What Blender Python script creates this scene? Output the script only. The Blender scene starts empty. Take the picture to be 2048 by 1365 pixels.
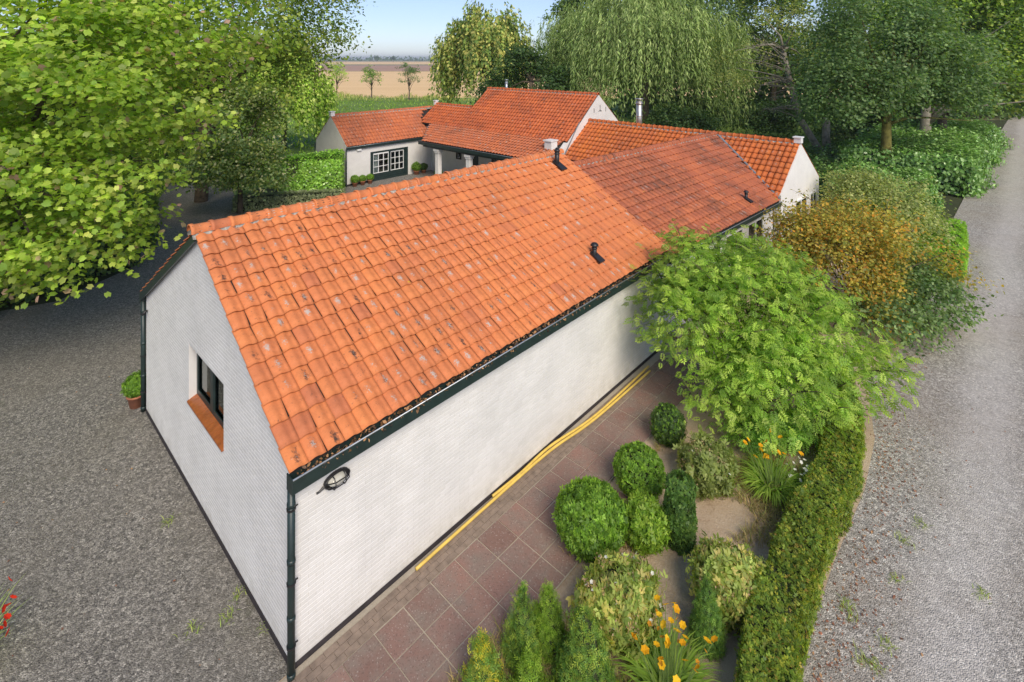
import bpy, math, random
import numpy as np
from mathutils import Matrix, Vector
random.seed(7); rng = np.random.default_rng(7)
S = bpy.context.scene; C = S.collection
# ------------------------------------------------------------------ camera, sky, sun, exposure
H = 8.2; F = 1042.0; YH = 118.0
cam = bpy.data.cameras.new('camera'); co = bpy.data.objects.new('camera', cam); C.objects.link(co)
co.location = (0, 0, H); co.rotation_euler = (math.radians(90), 0, 0)
cam.sensor_width = 36; cam.lens = 36*F/2048; cam.shift_y = -(682.5-YH)/2048
cam.clip_start = 0.1; cam.clip_end = 30000; S.camera = co
SUN_EL = 40; SUN_DIR = Vector((0.33, -0.94, 0)).normalized()
w = bpy.data.worlds.new('World'); S.world = w; w.use_nodes = True
nt = w.node_tree; bg = nt.nodes['Background']
sky = nt.nodes.new('ShaderNodeTexSky'); sky.sky_type = 'NISHITA'; sky.sun_disc = False
sky.sun_elevation = math.radians(SUN_EL); sky.sun_rotation = math.atan2(SUN_DIR.x, SUN_DIR.y)
sky.air_density = 1.0; sky.dust_density = 0.35; sky.ozone_density = 1.0; sky.altitude = 0
hs = nt.nodes.new('ShaderNodeHueSaturation'); hs.inputs['Saturation'].default_value = 0.75   # thin high haze pales the blue
nt.links.new(sky.outputs[0], hs.inputs['Color']); tn = nt.nodes.new('ShaderNodeMix'); tn.data_type = 'RGBA'; tn.blend_type = 'MULTIPLY'; tn.inputs[0].default_value = 1.0; tn.inputs[7].default_value = (0.57, 0.64, 0.83, 1)
nt.links.new(hs.outputs[0], tn.inputs[6]); nt.links.new(tn.outputs[2], bg.inputs[0]); bg.inputs[1].default_value = 0.095
sl = bpy.data.lights.new('sun', 'SUN'); sl.energy = 2.1; sl.angle = math.radians(30); sl.color = (1, 0.89, 0.74)
so = bpy.data.objects.new('sun', sl); C.objects.link(so)
sv = Vector((SUN_DIR.x*math.cos(math.radians(SUN_EL)), SUN_DIR.y*math.cos(math.radians(SUN_EL)), math.sin(math.radians(SUN_EL))))
so.rotation_euler = sv.to_track_quat('Z', 'Y').to_euler(); so.location = (30, -10, 30)
S.view_settings.view_transform = 'Standard'; S.view_settings.look = 'None'; S.view_settings.gamma = 1
S.view_settings.exposure = 0.85
# ------------------------------------------------------------------ helpers: pixels to ground
def G(x, y, z=0.0):
    d = (H-z)*F/(y-YH); return ((x-1024)*d/F, d, z)
AA = math.atan2(1042, 961); BB = math.radians(43.8)
def to_world(ang, u, v, z=0): return (math.cos(ang)*u-math.sin(ang)*v, math.sin(ang)*u+math.cos(ang)*v, z)
def to_local(ang, x, y): return (math.cos(ang)*x+math.sin(ang)*y, -math.sin(ang)*x+math.cos(ang)*y)
# ------------------------------------------------------------------ materials
MATS = {}
def newmat(name):
    m = bpy.data.materials.new(name); m.use_nodes = True; MATS[name] = m
    t = m.node_tree; b = t.nodes['Principled BSDF']; return m, t, b
def N(t, typ, **kw):
    n = t.nodes.new(typ)
    for k, v in kw.items():
        if k.startswith('i_'): n.inputs[k[2:].replace('_', ' ')].default_value = v
        else: setattr(n, k, v)
    return n
def ramp(t, src, stops, interp='LINEAR'):
    r = t.nodes.new('ShaderNodeValToRGB'); e = r.color_ramp; e.interpolation = interp
    while len(e.elements) < len(stops): e.elements.new(0.5)
    for el, (p, c) in zip(e.elements, stops): el.position = p; el.color = (*c, 1) if len(c) == 3 else c
    t.links.new(src, r.inputs[0]); return r.outputs[0]
def mixc(t, fac, a, b, mode='MIX'):
    m = t.nodes.new('ShaderNodeMix'); m.data_type = 'RGBA'; m.blend_type = mode
    for sock, val in ((m.inputs[0], fac), (m.inputs[6], a), (m.inputs[7], b)):
        if isinstance(val, (int, float)): sock.default_value = val
        elif isinstance(val, tuple): sock.default_value = (*val, 1) if len(val) == 3 else val
        else: t.links.new(val, sock)
    return m.outputs[2]
def mth(t, op, a, b=None, c=None, clamp=False):
    m = t.nodes.new('ShaderNodeMath'); m.operation = op; m.use_clamp = clamp
    for i, val in enumerate((a, b, c)):
        if val is None: continue
        if isinstance(val, (int, float)): m.inputs[i].default_value = val
        else: t.links.new(val, m.inputs[i])
    return m.outputs[0]
def pos(t): return t.nodes.new('ShaderNodeNewGeometry').outputs['Position']
def noise(t, vec, scale, detail=4, rough=0.6):
    n = t.nodes.new('ShaderNodeTexNoise'); n.inputs['Scale'].default_value = scale
    n.inputs['Detail'].default_value = detail; n.inputs['Roughness'].default_value = rough
    t.links.new(vec, n.inputs['Vector']); return n.outputs['Fac']
def bump(t, b, h, strength=0.3, dist=0.01):
    n = t.nodes.new('ShaderNodeBump'); n.inputs['Strength'].default_value = strength; n.inputs['Distance'].default_value = dist
    t.links.new(h, n.inputs['Height']); t.links.new(n.outputs[0], b.inputs['Normal'])
def plain(name, col, rough=0.6, var=0.15, scale=6.0, metal=0.0, bmp=0.0):
    m, t, b = newmat(name); p = pos(t)
    f = noise(t, p, scale)
    c = ramp(t, f, [(0.3, tuple(x*(1-var) for x in col)), (0.7, tuple(min(1, x*(1+var)) for x in col))])
    t.links.new(c, b.inputs['Base Color']); b.inputs['Roughness'].default_value = rough; b.inputs['Metallic'].default_value = metal
    if bmp: bump(t, b, noise(t, p, scale*8), bmp, 0.01)
    return m
def white_brick(name, col, brick=False, dirt=0.12, ang=0.0):
    m, t, b = newmat(name); p = pos(t)
    f = noise(t, p, 1.3, 6, 0.65); g = noise(t, p, 22.0, 3)
    c = ramp(t, f, [(0.32, tuple(x*(1-dirt) for x in col)), (0.62, col)])
    oi = t.nodes.new('ShaderNodeNewGeometry').outputs['Random Per Island']
    ob = t.nodes.new('ShaderNodeObjectInfo').outputs['Random']
    r = mth(t, 'FRACT', mth(t, 'ADD', oi, ob))
    if not brick: c = mixc(t, 1.0, c, ramp(t, r, [(0, (0.93, 0.93, 0.92)), (1, (1, 1, 1))]), 'MULTIPLY')
    # splash dirt near the ground
    sx = t.nodes.new('ShaderNodeSeparateXYZ'); t.links.new(p, sx.inputs[0])
    low = mth(t, 'MULTIPLY', mth(t, 'SUBTRACT', 1.0, mth(t, 'MULTIPLY', sx.outputs[2], 2.2), clamp=True), ramp(t, noise(t, p, 4.0), [(0.4, (0, 0, 0)), (0.75, (0.8, 0.8, 0.8))]))
    c = mixc(t, low, c, (0.42, 0.39, 0.33))
    if brick:
        rot = t.nodes.new('ShaderNodeVectorRotate'); rot.rotation_type = 'Z_AXIS'; rot.inputs['Angle'].default_value = -ang
        t.links.new(p, rot.inputs['Vector'])
        sp = t.nodes.new('ShaderNodeSeparateXYZ'); t.links.new(rot.outputs[0], sp.inputs[0])
        cb = t.nodes.new('ShaderNodeCombineXYZ'); t.links.new(mth(t, 'ADD', sp.outputs[0], sp.outputs[1]), cb.inputs[0]); t.links.new(sp.outputs[2], cb.inputs[1])
        bt = t.nodes.new('ShaderNodeTexBrick'); bt.inputs['Scale'].default_value = 1.0
        bt.inputs['Brick Width'].default_value = 0.22; bt.inputs['Row Height'].default_value = 0.0625; bt.inputs['Mortar Size'].default_value = 0.006
        bt.inputs['Color1'].default_value = (1, 1, 1, 1); bt.inputs['Color2'].default_value = (0.9, 0.9, 0.9, 1); bt.inputs['Mortar'].default_value = (0.3, 0.3, 0.3, 1)
        t.links.new(cb.outputs[0], bt.inputs['Vector'])
        bump(t, b, bt.outputs['Color'], 0.6, 0.006)
    else: bump(t, b, g, 0.35, 0.004)
    t.links.new(c, b.inputs['Base Color']); b.inputs['Roughness'].default_value = 0.62
    return m
def roof_mat(name, c1, c2, c3, lich, dark, slit=0.5, stain=0.0):
    m, t, b = newmat(name); p = pos(t)
    oi = t.nodes.new('ShaderNodeNewGeometry').outputs['Random Per Island']
    ob = t.nodes.new('ShaderNodeObjectInfo').outputs['Random']
    r = mth(t, 'FRACT', mth(t, 'ADD', oi, ob)); r2 = mth(t, 'FRACT', mth(t, 'MULTIPLY', r, 7.31)); r3 = mth(t, 'FRACT', mth(t, 'MULTIPLY', r, 13.7))
    c = ramp(t, r, [(0.0, c1), (0.6, c2), (0.96, c2), (1.0, c3)])
    big = noise(t, p, 0.45, 3)
    c = mixc(t, ramp(t, big, [(0.45, (0, 0, 0)), (0.70, (0.5, 0.5, 0.5))]), c, c3)
    fine = noise(t, p, 16.0, 5, 0.7)
    c = mixc(t, ramp(t, fine, [(0.45, (0, 0, 0)), (0.75, (0.38, 0.38, 0.38))]), c, tuple(x*0.55 for x in c2))
    # pale lichen on the exposed middle of every tile
    uv = t.nodes.new('ShaderNodeUVMap').outputs[0]; su = t.nodes.new('ShaderNodeSeparateXYZ'); t.links.new(uv, su.inputs[0])
    dx = mth(t, 'DIVIDE', mth(t, 'SUBTRACT', su.outputs[0], mth(t, 'ADD', 0.25, mth(t, 'MULTIPLY', r3, 0.35))), 0.34); dy = mth(t, 'DIVIDE', mth(t, 'SUBTRACT', su.outputs[1], mth(t, 'ADD', 0.22, mth(t, 'MULTIPLY', r2, 0.34))), 0.42)
    rad = mth(t, 'SQRT', mth(t, 'ADD', mth(t, 'MULTIPLY', dx, dx), mth(t, 'MULTIPLY', dy, dy)))
    fall = mth(t, 'SUBTRACT', 1.0, rad, clamp=True)
    ln = noise(t, p, 34.0, 4, 0.75)
    k = mth(t, 'MULTIPLY', fall, ramp(t, r2, [(0.30, (0, 0, 0)), (0.5, (0.55, 0.55, 0.55)), (1.0, (1.15, 1.15, 1.15))]))
    lv = mth(t, 'MULTIPLY', ramp(t, mth(t, 'ADD', ln, mth(t, 'MULTIPLY', k, 0.33)), [(0.69, (0, 0, 0)), (0.78, (1, 1, 1))]), lich)
    dk = mth(t, 'MULTIPLY', ramp(t, mth(t, 'ADD', noise(t, p, 20.0, 4), mth(t, 'MULTIPLY', mth(t, 'MULTIPLY', fall, ramp(t, r3, [(0.6, (0, 0, 0)), (1, (1, 1, 1))])), 0.42)), [(0.62, (0, 0, 0)), (0.85, (1, 1, 1))]), dark)
    c = mixc(t, dk, c, (0.07, 0.05, 0.04))
    if stain:
        sn = noise(t, p, 0.55, 5, 0.7); f2 = noise(t, p, 5.0, 3, 0.7)
        st = mth(t, 'MULTIPLY', ramp(t, mth(t, 'ADD', mth(t, 'MULTIPLY', sn, 0.75), mth(t, 'MULTIPLY', f2, 0.25)), [(0.47, (0, 0, 0)), (0.6, (1, 1, 1))]), mth(t, 'MULTIPLY', mth(t, 'ADD', mth(t, 'MULTIPLY', r2, 0.7), 0.3), stain))
        c = mixc(t, st, c, (0.075, 0.045, 0.035))
    c = mixc(t, lv, c, (0.50, 0.46, 0.40))
    # yellow lichen rosettes, a few
    yl = ramp(t, mth(t, 'ADD', mth(t, 'MULTIPLY', noise(t, p, 2.6, 2), 0.75), mth(t, 'MULTIPLY', noise(t, p, 9.0, 3), 0.3)), [(0.735, (0, 0, 0)), (0.75, (1, 1, 1))])
    c = mixc(t, mth(t, 'MULTIPLY', yl, lich), c, (0.60, 0.38, 0.02))
    t.links.new(c, b.inputs['Base Color']); b.inputs['Roughness'].default_value = 0.72; b.inputs['Specular IOR Level'].default_value = 0.3
    bump(t, b, mth(t, 'ADD', fine, mth(t, 'MULTIPLY', ln, 0.5)), 0.25, 0.006)
    return m
def leafmat(name, rough=0.5, trans=0.5, spec=0.4):
    m, t, b = newmat(name)
    a = t.nodes.new('ShaderNodeAttribute'); a.attribute_name = 'Col'
    t.links.new(a.outputs['Color'], b.inputs['Base Color']); b.inputs['Roughness'].default_value = rough
    b.inputs['Specular IOR Level'].default_value = spec
    tr = t.nodes.new('ShaderNodeBsdfTranslucent'); t.links.new(mixc(t, 1.0, a.outputs['Color'], (1.25, 1.3, 0.5), 'MULTIPLY'), tr.inputs['Color'])
    mx = t.nodes.new('ShaderNodeMixShader'); mx.inputs[0].default_value = trans
    t.links.new(b.outputs[0], mx.inputs[1]); t.links.new(tr.outputs[0], mx.inputs[2])
    t.links.new(mx.outputs[0], t.nodes['Material Output'].inputs['Surface']); return m
def gravel(name, c_lo, c_hi, cell=55.0, tint=(0.2, 0.17, 0.13), green=0.0, tracks=None):
    m, t, b = newmat(name); p = pos(t)
    vo = t.nodes.new('ShaderNodeTexVoronoi'); vo.inputs['Scale'].default_value = cell; t.links.new(p, vo.inputs['Vector'])
    v2 = t.nodes.new('ShaderNodeTexVoronoi'); v2.inputs['Scale'].default_value = cell*0.42; t.links.new(p, v2.inputs['Vector'])
    s = t.nodes.new('ShaderNodeSeparateXYZ'); t.links.new(vo.outputs['Color'], s.inputs[0])
    s2 = t.nodes.new('ShaderNodeSeparateXYZ'); t.links.new(v2.outputs['Color'], s2.inputs[0])
    f = mth(t, 'ADD', mth(t, 'MULTIPLY', s.outputs[0], 0.55), mth(t, 'MULTIPLY', s2.outputs[0], 0.45))
    mid = tuple((a+c)/2*0.95 for a, c in zip(c_lo, c_hi))
    c = ramp(t, f, [(0.05, c_lo), (0.55, mid), (0.85, c_hi), (1.0, tuple(min(1, x*1.6) for x in c_hi))])
    big = noise(t, p, 0.35, 5, 0.65)
    c = mixc(t, ramp(t, big, [(0.40, (0, 0, 0)), (0.70, (0.55, 0.55, 0.55))]), c, tint, 'MIX')
    if tracks:
        sp = t.nodes.new('ShaderNodeSeparateXYZ'); t.links.new(p, sp.inputs[0])
        d = mth(t, 'ADD', mth(t, 'MULTIPLY', mth(t, 'SUBTRACT', sp.outputs[0], sp.outputs[1]), 0.7071), mth(t, 'MULTIPLY', noise(t, p, 0.25, 3), 1.4))
        k = None
        for cc in (-0.1, 1.9):
            q = ramp(t, mth(t, 'ABSOLUTE', mth(t, 'SUBTRACT', d, cc)), [(0.25, (0.75, 0.75, 0.75)), (0.80, (0, 0, 0))]); k = q if k is None else mth(t, 'ADD', k, q)
        c = mixc(t, mth(t, 'MULTIPLY', k, ramp(t, noise(t, p, 3.0, 4), [(0.3, (0.5, 0.5, 0.5)), (0.6, (1, 1, 1))])), c, mixc(t, 0.55, c, tracks))
    if green:
        gn = ramp(t, noise(t, p, 1.1, 6, 0.75), [(0.60, (0, 0, 0)), (0.74, (green, green, green))])
        c = mixc(t, gn, c, (0.09, 0.10, 0.03))
    t.links.new(c, b.inputs['Base Color']); b.inputs['Roughness'].default_value = 0.85
    bump(t, b, mth(t, 'SUBTRACT', mth(t, 'MULTIPLY', s2.outputs[1], 0.5), vo.outputs['Distance']), 0.9, 0.015)
    return m
def ground_mat(name, stops, scale=0.4, fine=9.0, bmp=0.5, stretch=None):
    m, t, b = newmat(name); p = pos(t)
    if stretch:
        mp = t.nodes.new('ShaderNodeMapping'); mp.inputs['Scale'].default_value = stretch; t.links.new(p, mp.inputs['Vector']); p2 = mp.outputs[0]
    else: p2 = p
    f = mth(t, 'ADD', mth(t, 'MULTIPLY', noise(t, p2, scale, 6, 0.7), 0.6), mth(t, 'MULTIPLY', noise(t, p, fine, 4, 0.7), 0.4))
    t.links.new(ramp(t, f, stops), b.inputs['Base Color']); b.inputs['Roughness'].default_value = 0.9
    bump(t, b, noise(t, p, fine*2, 4, 0.7), bmp, 0.03); return m
def glass(name):
    m, t, b = newmat(name)
    g = t.nodes.new('ShaderNodeBsdfGlossy'); g.inputs['Roughness'].default_value = 0.02; g.inputs['Color'].default_value = (0.9, 0.95, 0.95, 1)
    tr = t.nodes.new('ShaderNodeBsdfTransparent'); tr.inputs['Color'].default_value = (0.82, 0.88, 0.86, 1)
    fr = t.nodes.new('ShaderNodeFresnel'); fr.inputs['IOR'].default_value = 1.5
    mx = t.nodes.new('ShaderNodeMixShader'); t.links.new(mth(t, 'ADD', fr.outputs[0], 0.06), mx.inputs[0]); t.links.new(tr.outputs[0], mx.inputs[1]); t.links.new(g.outputs[0], mx.inputs[2])
    t.links.new(mx.outputs[0], t.nodes['Material Output'].inputs['Surface']); return m

PAINT = white_brick('white_painted_brick', (0.80, 0.778, 0.742))
MORTAR = white_brick('white_painted_joint', (0.74, 0.72, 0.69))
PAINT_A = white_brick('white_painted_wall_a', (0.78, 0.758, 0.722), True, 0.12, AA)
PAINT_B = white_brick('white_painted_wall_b', (0.78, 0.758, 0.722), True, 0.12, BB)
RENDER = plain('white_render', (0.78, 0.758, 0.722), 0.7, 0.05, 2.0)
R_A = roof_mat('orange_clay_tile', (0.72, 0.24, 0.08), (0.68, 0.22, 0.08), (0.55, 0.178, 0.08), 0.85, 0.95, stain=0.22)
R_B = roof_mat('weathered_red_tile', (0.54, 0.165, 0.068), (0.46, 0.138, 0.065), (0.33, 0.105, 0.06), 0.4, 0.85, stain=0.75)
R_C = roof_mat('fresh_orange_tile', (0.68, 0.19, 0.04), (0.60, 0.155, 0.04), (0.44, 0.12, 0.045), 0.3, 0.5, stain=0.3)
R_D = roof_mat('old_red_tile', (0.64, 0.165, 0.05), (0.55, 0.135, 0.045), (0.40, 0.10, 0.045), 0.25, 0.7, stain=0.5)
R_E = roof_mat('old_brown_tile', (0.64, 0.19, 0.07), (0.55, 0.165, 0.07), (0.42, 0.15, 0.085), 0.75, 0.8, stain=0.45)
DECK = plain('dark_roof_deck', (0.025, 0.02, 0.018), 0.9)
CEMENT = plain('grey_ridge_mortar', (0.33, 0.32, 0.28), 0.9, 0.5, 14.0, bmp=0.8)
GREEN = plain('dark_green_paint', (0.018, 0.034, 0.032), 0.4, 0.25, 5.0)
ZINC = plain('zinc', (0.42, 0.45, 0.47), 0.4, 0.2, 6.0, 0.7)
LEAD = plain('lead_flashing', (0.22, 0.25, 0.27), 0.55, 0.3, 6.0)
STEEL = plain('stainless_steel', (0.62, 0.57, 0.52), 0.38, 0.15, 3.0, 0.85)
BLACK = plain('black_plastic', (0.02, 0.02, 0.021), 0.45, 0.3)
PLINTH = plain('dark_plinth', (0.035, 0.028, 0.03), 0.8, 0.4, 9.0)
SILL = plain('rust_sill_tile', (0.34, 0.10, 0.03), 0.3, 0.25, 9.0)
TERRA = plain('terracotta_pot', (0.45, 0.17, 0.09), 0.8, 0.2, 9.0)
ROOM = plain('room_wall', (0.35, 0.33, 0.30), 0.8)
WHITE = plain('white_paint', (0.80, 0.80, 0.78), 0.5, 0.04)
GLASS = glass('window_glass')
WOOD = plain('furniture_wood', (0.22, 0.10, 0.045), 0.5, 0.3)
BARK = plain('brown_bark', (0.10, 0.075, 0.05), 0.9, 0.5, 5.0, bmp=0.9)
BARK_G = plain('mossy_bark', (0.17, 0.15, 0.035), 0.9, 0.5, 3.0, bmp=0.9)
BARK_P = plain('pale_bark', (0.27, 0.24, 0.19), 0.9, 0.4, 4.0, bmp=0.9)
LEAF = leafmat('leaf'); LEAF_G = leafmat('glossy_leaf', 0.28, 0.2, 0.6); LEAF_M = leafmat('matt_leaf', 0.65, 0.3, 0.25)
PETAL = leafmat('petal', 0.6, 0.3, 0.2)
def slab_mat():
    m, t, b = newmat('red_concrete_slab'); p = pos(t)
    r = t.nodes.new('ShaderNodeObjectInfo').outputs['Random']
    c = ramp(t, r, [(0, (0.22, 0.130, 0.102)), (0.5, (0.26, 0.156, 0.125)), (1, (0.30, 0.168, 0.13))])
    c = mixc(t, ramp(t, noise(t, p, 2.2, 6, 0.7), [(0.40, (0, 0, 0)), (0.66, (0.9, 0.9, 0.9))]), c, (0.23, 0.185, 0.15))
    vo = t.nodes.new('ShaderNodeTexVoronoi'); vo.inputs['Scale'].default_value = 70; t.links.new(p, vo.inputs['Vector'])
    s = t.nodes.new('ShaderNodeSeparateXYZ'); t.links.new(vo.outputs['Color'], s.inputs[0])
    c = mixc(t, ramp(t, s.outputs[0], [(0.93, (0, 0, 0)), (0.98, (0.5, 0.5, 0.5))]), c, (0.45, 0.40, 0.36))
    c = mixc(t, ramp(t, s.outputs[1], [(0.80, (0, 0, 0)), (0.97, (0.45, 0.45, 0.45))]), c, (0.08, 0.05, 0.045))
    t.links.new(c, b.inputs['Base Color']); b.inputs['Roughness'].default_value = 0.85
    bump(t, b, noise(t, p, 60, 3), 0.4, 0.004); return m
SLAB = slab_mat()
JOINT = ground_mat('sandy_joint', [(0.3, (0.36, 0.31, 0.23)), (0.7, (0.54, 0.47, 0.37))], 2.0, 30.0)
BORDER = plain('beige_border_brick', (0.25, 0.19, 0.145), 0.85, 0.25, 8.0, bmp=0.4)
SOIL = ground_mat('sandy_soil', [(0.30, (0.27, 0.18, 0.10)), (0.44, (0.50, 0.37, 0.245)), (0.60, (0.60, 0.48, 0.34)), (0.75, (0.38, 0.29, 0.13))], 0.9, 22.0, 0.8)
YELLOW = plain('yellow_pipe', (0.74, 0.52, 0.11), 0.45, 0.15)
GRAV_Y = gravel('grey_gravel', (0.055, 0.052, 0.047), (0.42, 0.39, 0.34), 58, (0.20, 0.178, 0.14), 0.35)
GRAV_L = gravel('pale_gravel', (0.15, 0.14, 0.122), (0.66, 0.615, 0.545), 56, (0.33, 0.27, 0.20), 0.45, (0.74, 0.70, 0.65))
MEADOW = ground_mat('meadow_grass', [(0.30, (0.055, 0.10, 0.012)), (0.50, (0.125, 0.21, 0.022)), (0.70, (0.20, 0.28, 0.035))], 0.12, 1.2, 1.0)
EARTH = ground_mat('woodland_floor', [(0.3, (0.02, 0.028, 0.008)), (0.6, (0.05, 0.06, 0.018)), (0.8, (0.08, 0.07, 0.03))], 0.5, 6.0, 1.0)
TAN = ground_mat('stubble_field', [(0.3, (0.74, 0.49, 0.22)), (0.7, (0.88, 0.61, 0.30))], 0.06, 0.9, 0.4, (0.15, 1, 1))
BROWN = ground_mat('ploughed_field', [(0.3, (0.38, 0.22, 0.14)), (0.7, (0.47, 0.29, 0.19))], 0.02, 0.5, 0.4, (0.1, 1, 1))
PALE = ground_mat('pale_far_field', [(0.3, (0.34, 0.30, 0.17)), (0.5, (0.20, 0.20, 0.09)), (0.7, (0.46, 0.38, 0.22))], 0.004, 0.3, 0.2, (0.05, 1, 1))
# ------------------------------------------------------------------ mesh helpers
def link(o, parent=None):
    C.objects.link(o)
    if parent is not None: o.parent = parent
    return o
def tag(o, label, cat, group=None):
    o['label'] = label; o['category'] = cat
    if group: o['group'] = group
    return o
def empty(name, loc, rz=0.0, label=None, cat=None, group=None):
    o = bpy.data.objects.new(name, None); o.location = loc; o.rotation_euler = (0, 0, rz); o.empty_display_size = 0.2; link(o)
    if label: tag(o, label, cat, group)
    return o
class MB:
    def __init__(s): s.v = []; s.f = []
    def poly(s, pts):
        n = len(s.v); s.v += [tuple(p) for p in pts]; s.f.append(tuple(range(n, n+len(pts)))); return s
    def box(s, x0, x1, y0, y1, z0, z1):
        n = len(s.v); s.v += [(x0,y0,z0),(x1,y0,z0),(x1,y1,z0),(x0,y1,z0),(x0,y0,z1),(x1,y0,z1),(x1,y1,z1),(x0,y1,z1)]
        s.f += [tuple(n+i for i in q) for q in ((3,2,1,0),(4,5,6,7),(0,1,5,4),(1,2,6,5),(2,3,7,6),(3,0,4,7))]; return s
    def prism(s, pts, vec):
        n = len(s.v); k = len(pts); s.v += [tuple(p) for p in pts]; s.v += [(p[0]+vec[0], p[1]+vec[1], p[2]+vec[2]) for p in pts]
        s.f.append(tuple(range(n+k-1, n-1, -1))); s.f.append(tuple(range(n+k, n+2*k)))
        for i in range(k): j = (i+1) % k; s.f.append((n+i, n+j, n+k+j, n+k+i))
        return s
    def tube(s, path, radii, seg=8, cap=True):
        path = [Vector(p) for p in path]; n0 = len(s.v)
        if isinstance(radii, (int, float)): radii = [radii]*len(path)
        ref = None
        for i, p in enumerate(path):
            d = (path[min(i+1, len(path)-1)]-path[max(i-1, 0)]).normalized()
            if ref is None: ref = Vector((1, 0, 0)) if abs(d.x) < 0.9 else Vector((0, 1, 0))
            a = d.cross(ref).normalized(); ref = a.cross(d).normalized()
            for k in range(seg):
                th = 2*math.pi*k/seg; q = p+(ref*math.cos(th)+a*math.sin(th))*radii[i]; s.v.append(tuple(q))
        for i in range(len(path)-1):
            for k in range(seg):
                k2 = (k+1) % seg; s.f.append((n0+i*seg+k, n0+(i+1)*seg+k, n0+(i+1)*seg+k2, n0+i*seg+k2))
        if cap:
            s.f.append(tuple(n0+k for k in range(seg))); e = n0+(len(path)-1)*seg; s.f.append(tuple(e+k for k in range(seg-1, -1, -1)))
        return s
    def lathe(s, prof, c=(0, 0, 0), seg=14):
        return s.tube([(c[0], c[1], c[2]+z+i*1e-6) for i, (r, z) in enumerate(prof)], [max(r, 1e-4) for r, z in prof], seg) if all(prof[i+1][1] > prof[i][1] for i in range(len(prof)-1)) else s._lathe(prof, c, seg)
    def _lathe(s, prof, c, seg):
        n0 = len(s.v)
        for r, z in prof:
            for k in range(seg): th = 2*math.pi*k/seg; s.v.append((c[0]+r*math.cos(th), c[1]+r*math.sin(th), c[2]+z))
        for i in range(len(prof)-1):
            for k in range(seg): k2 = (k+1) % seg; s.f.append((n0+i*seg+k, n0+i*seg+k2, n0+(i+1)*seg+k2, n0+(i+1)*seg+k))
        return s
    def build(s, name, mat, parent=None, smooth=False):
        me = bpy.data.meshes.new(name); me.from_pydata(s.v, [], s.f); me.materials.append(mat); me.update()
        if smooth:
            me.polygons.foreach_set('use_smooth', [True]*len(me.polygons)); me.update()
        return link(bpy.data.objects.new(name, me), parent)
def struct(o): o['kind'] = 'structure'; return o
def mesh_np(name, V, faces_k, mat, parent=None, col=None, uv=None, smooth=False, kind=None):
    """V (n,3); faces_k (m,k) equal-sided faces"""
    me = bpy.data.meshes.new(name); m, k = faces_k.shape
    me.vertices.add(len(V)); me.vertices.foreach_set('co', np.ascontiguousarray(V, dtype=np.float32).ravel())
    me.loops.add(m*k); me.loops.foreach_set('vertex_index', np.ascontiguousarray(faces_k, dtype=np.int32).ravel())
    me.polygons.add(m); me.polygons.foreach_set('loop_start', np.arange(0, m*k, k, dtype=np.int32))
    me.polygons.foreach_set('use_smooth', np.full(m, bool(smooth), dtype=bool))
    me.update(calc_edges=True)
    if col is not None:
        a = me.color_attributes.new('Col', 'FLOAT_COLOR', 'POINT')
        a.data.foreach_set('color', np.concatenate([col, np.ones((len(col), 1))], 1).astype(np.float32).ravel())
    if uv is not None:
        l = me.uv_layers.new(name='UVMap'); l.data.foreach_set('uv', uv[faces_k.ravel()].astype(np.float32).ravel())
    me.materials.append(mat)
    o = link(bpy.data.objects.new(name, me), parent)
    if kind: o['kind'] = kind
    return o
# ------------------------------------------------------------------ leaves
def tpl(verts, tris): return (np.array(verts, float), np.array(tris, int))
T_SIMPLE = tpl([(0,0,0),(0.32,0.45,0.06),(0,1,0),(-0.32,0.45,0.06)], [(0,1,2),(0,2,3)])
T_NARROW = tpl([(0,0,0),(0.11,0.45,0.03),(0,1,-0.05),(-0.11,0.45,0.03)], [(0,1,2),(0,2,3)])
T_OVAL = tpl([(0,0,0),(0.24,0.25,0.07),(0.27,0.6,0.06),(0,1,-0.06),(-0.27,0.6,0.06),(-0.24,0.25,0.07)], [(0,1,2),(0,2,3),(0,3,4),(0,4,5)])
_o = [(0,0.04),(0.26,0.0),(0.54,0.20),(0.40,0.37),(0.60,0.66),(0.27,0.66),(0,1.0),(-0.27,0.66),(-0.60,0.66),(-0.40,0.37),(-0.54,0.20),(-0.26,0.0)]
T_MAPLE = tpl([(0,0,0),(0.52,0.15,-0.06),(0.36,0.42,0.03),(0.60,0.68,-0.09),(0,1,-0.08),(-0.60,0.68,-0.09),(-0.36,0.42,0.03),(-0.52,0.15,-0.06)], [(0,1,2),(2,3,4),(0,2,4),(0,4,6),(4,5,6),(0,6,7)])
def _pinn(n=4):
    v = []; f = []
    for i in range(n):
        y = 0.12+0.76*i/n; L = 0.42*(1-0.45*abs(i/n-0.35))
        for sgn in (1, -1):
            b = len(v); v += [(0, y, 0), (sgn*L*0.5, y+0.0, 0.03), (sgn*L, y+0.16, -0.05), (sgn*L*0.42, y+0.17, 0.03)]
            f += [(b, b+1, b+2), (b, b+2, b+3)] if sgn > 0 else [(b, b+2, b+1), (b, b+3, b+2)]
    b = len(v); v += [(0, 0.78, 0), (0.10, 0.92, 0.02), (0, 1.12, -0.03), (-0.10, 0.92, 0.02)]; f += [(b, b+1, b+2), (b, b+2, b+3)]
    v = [(x, y, z-0.10*(y-0.2)**2) for x, y, z in v]
    return tpl(v, f)
T_PINN = _pinn()
_sp = []; _sf = []
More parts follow.
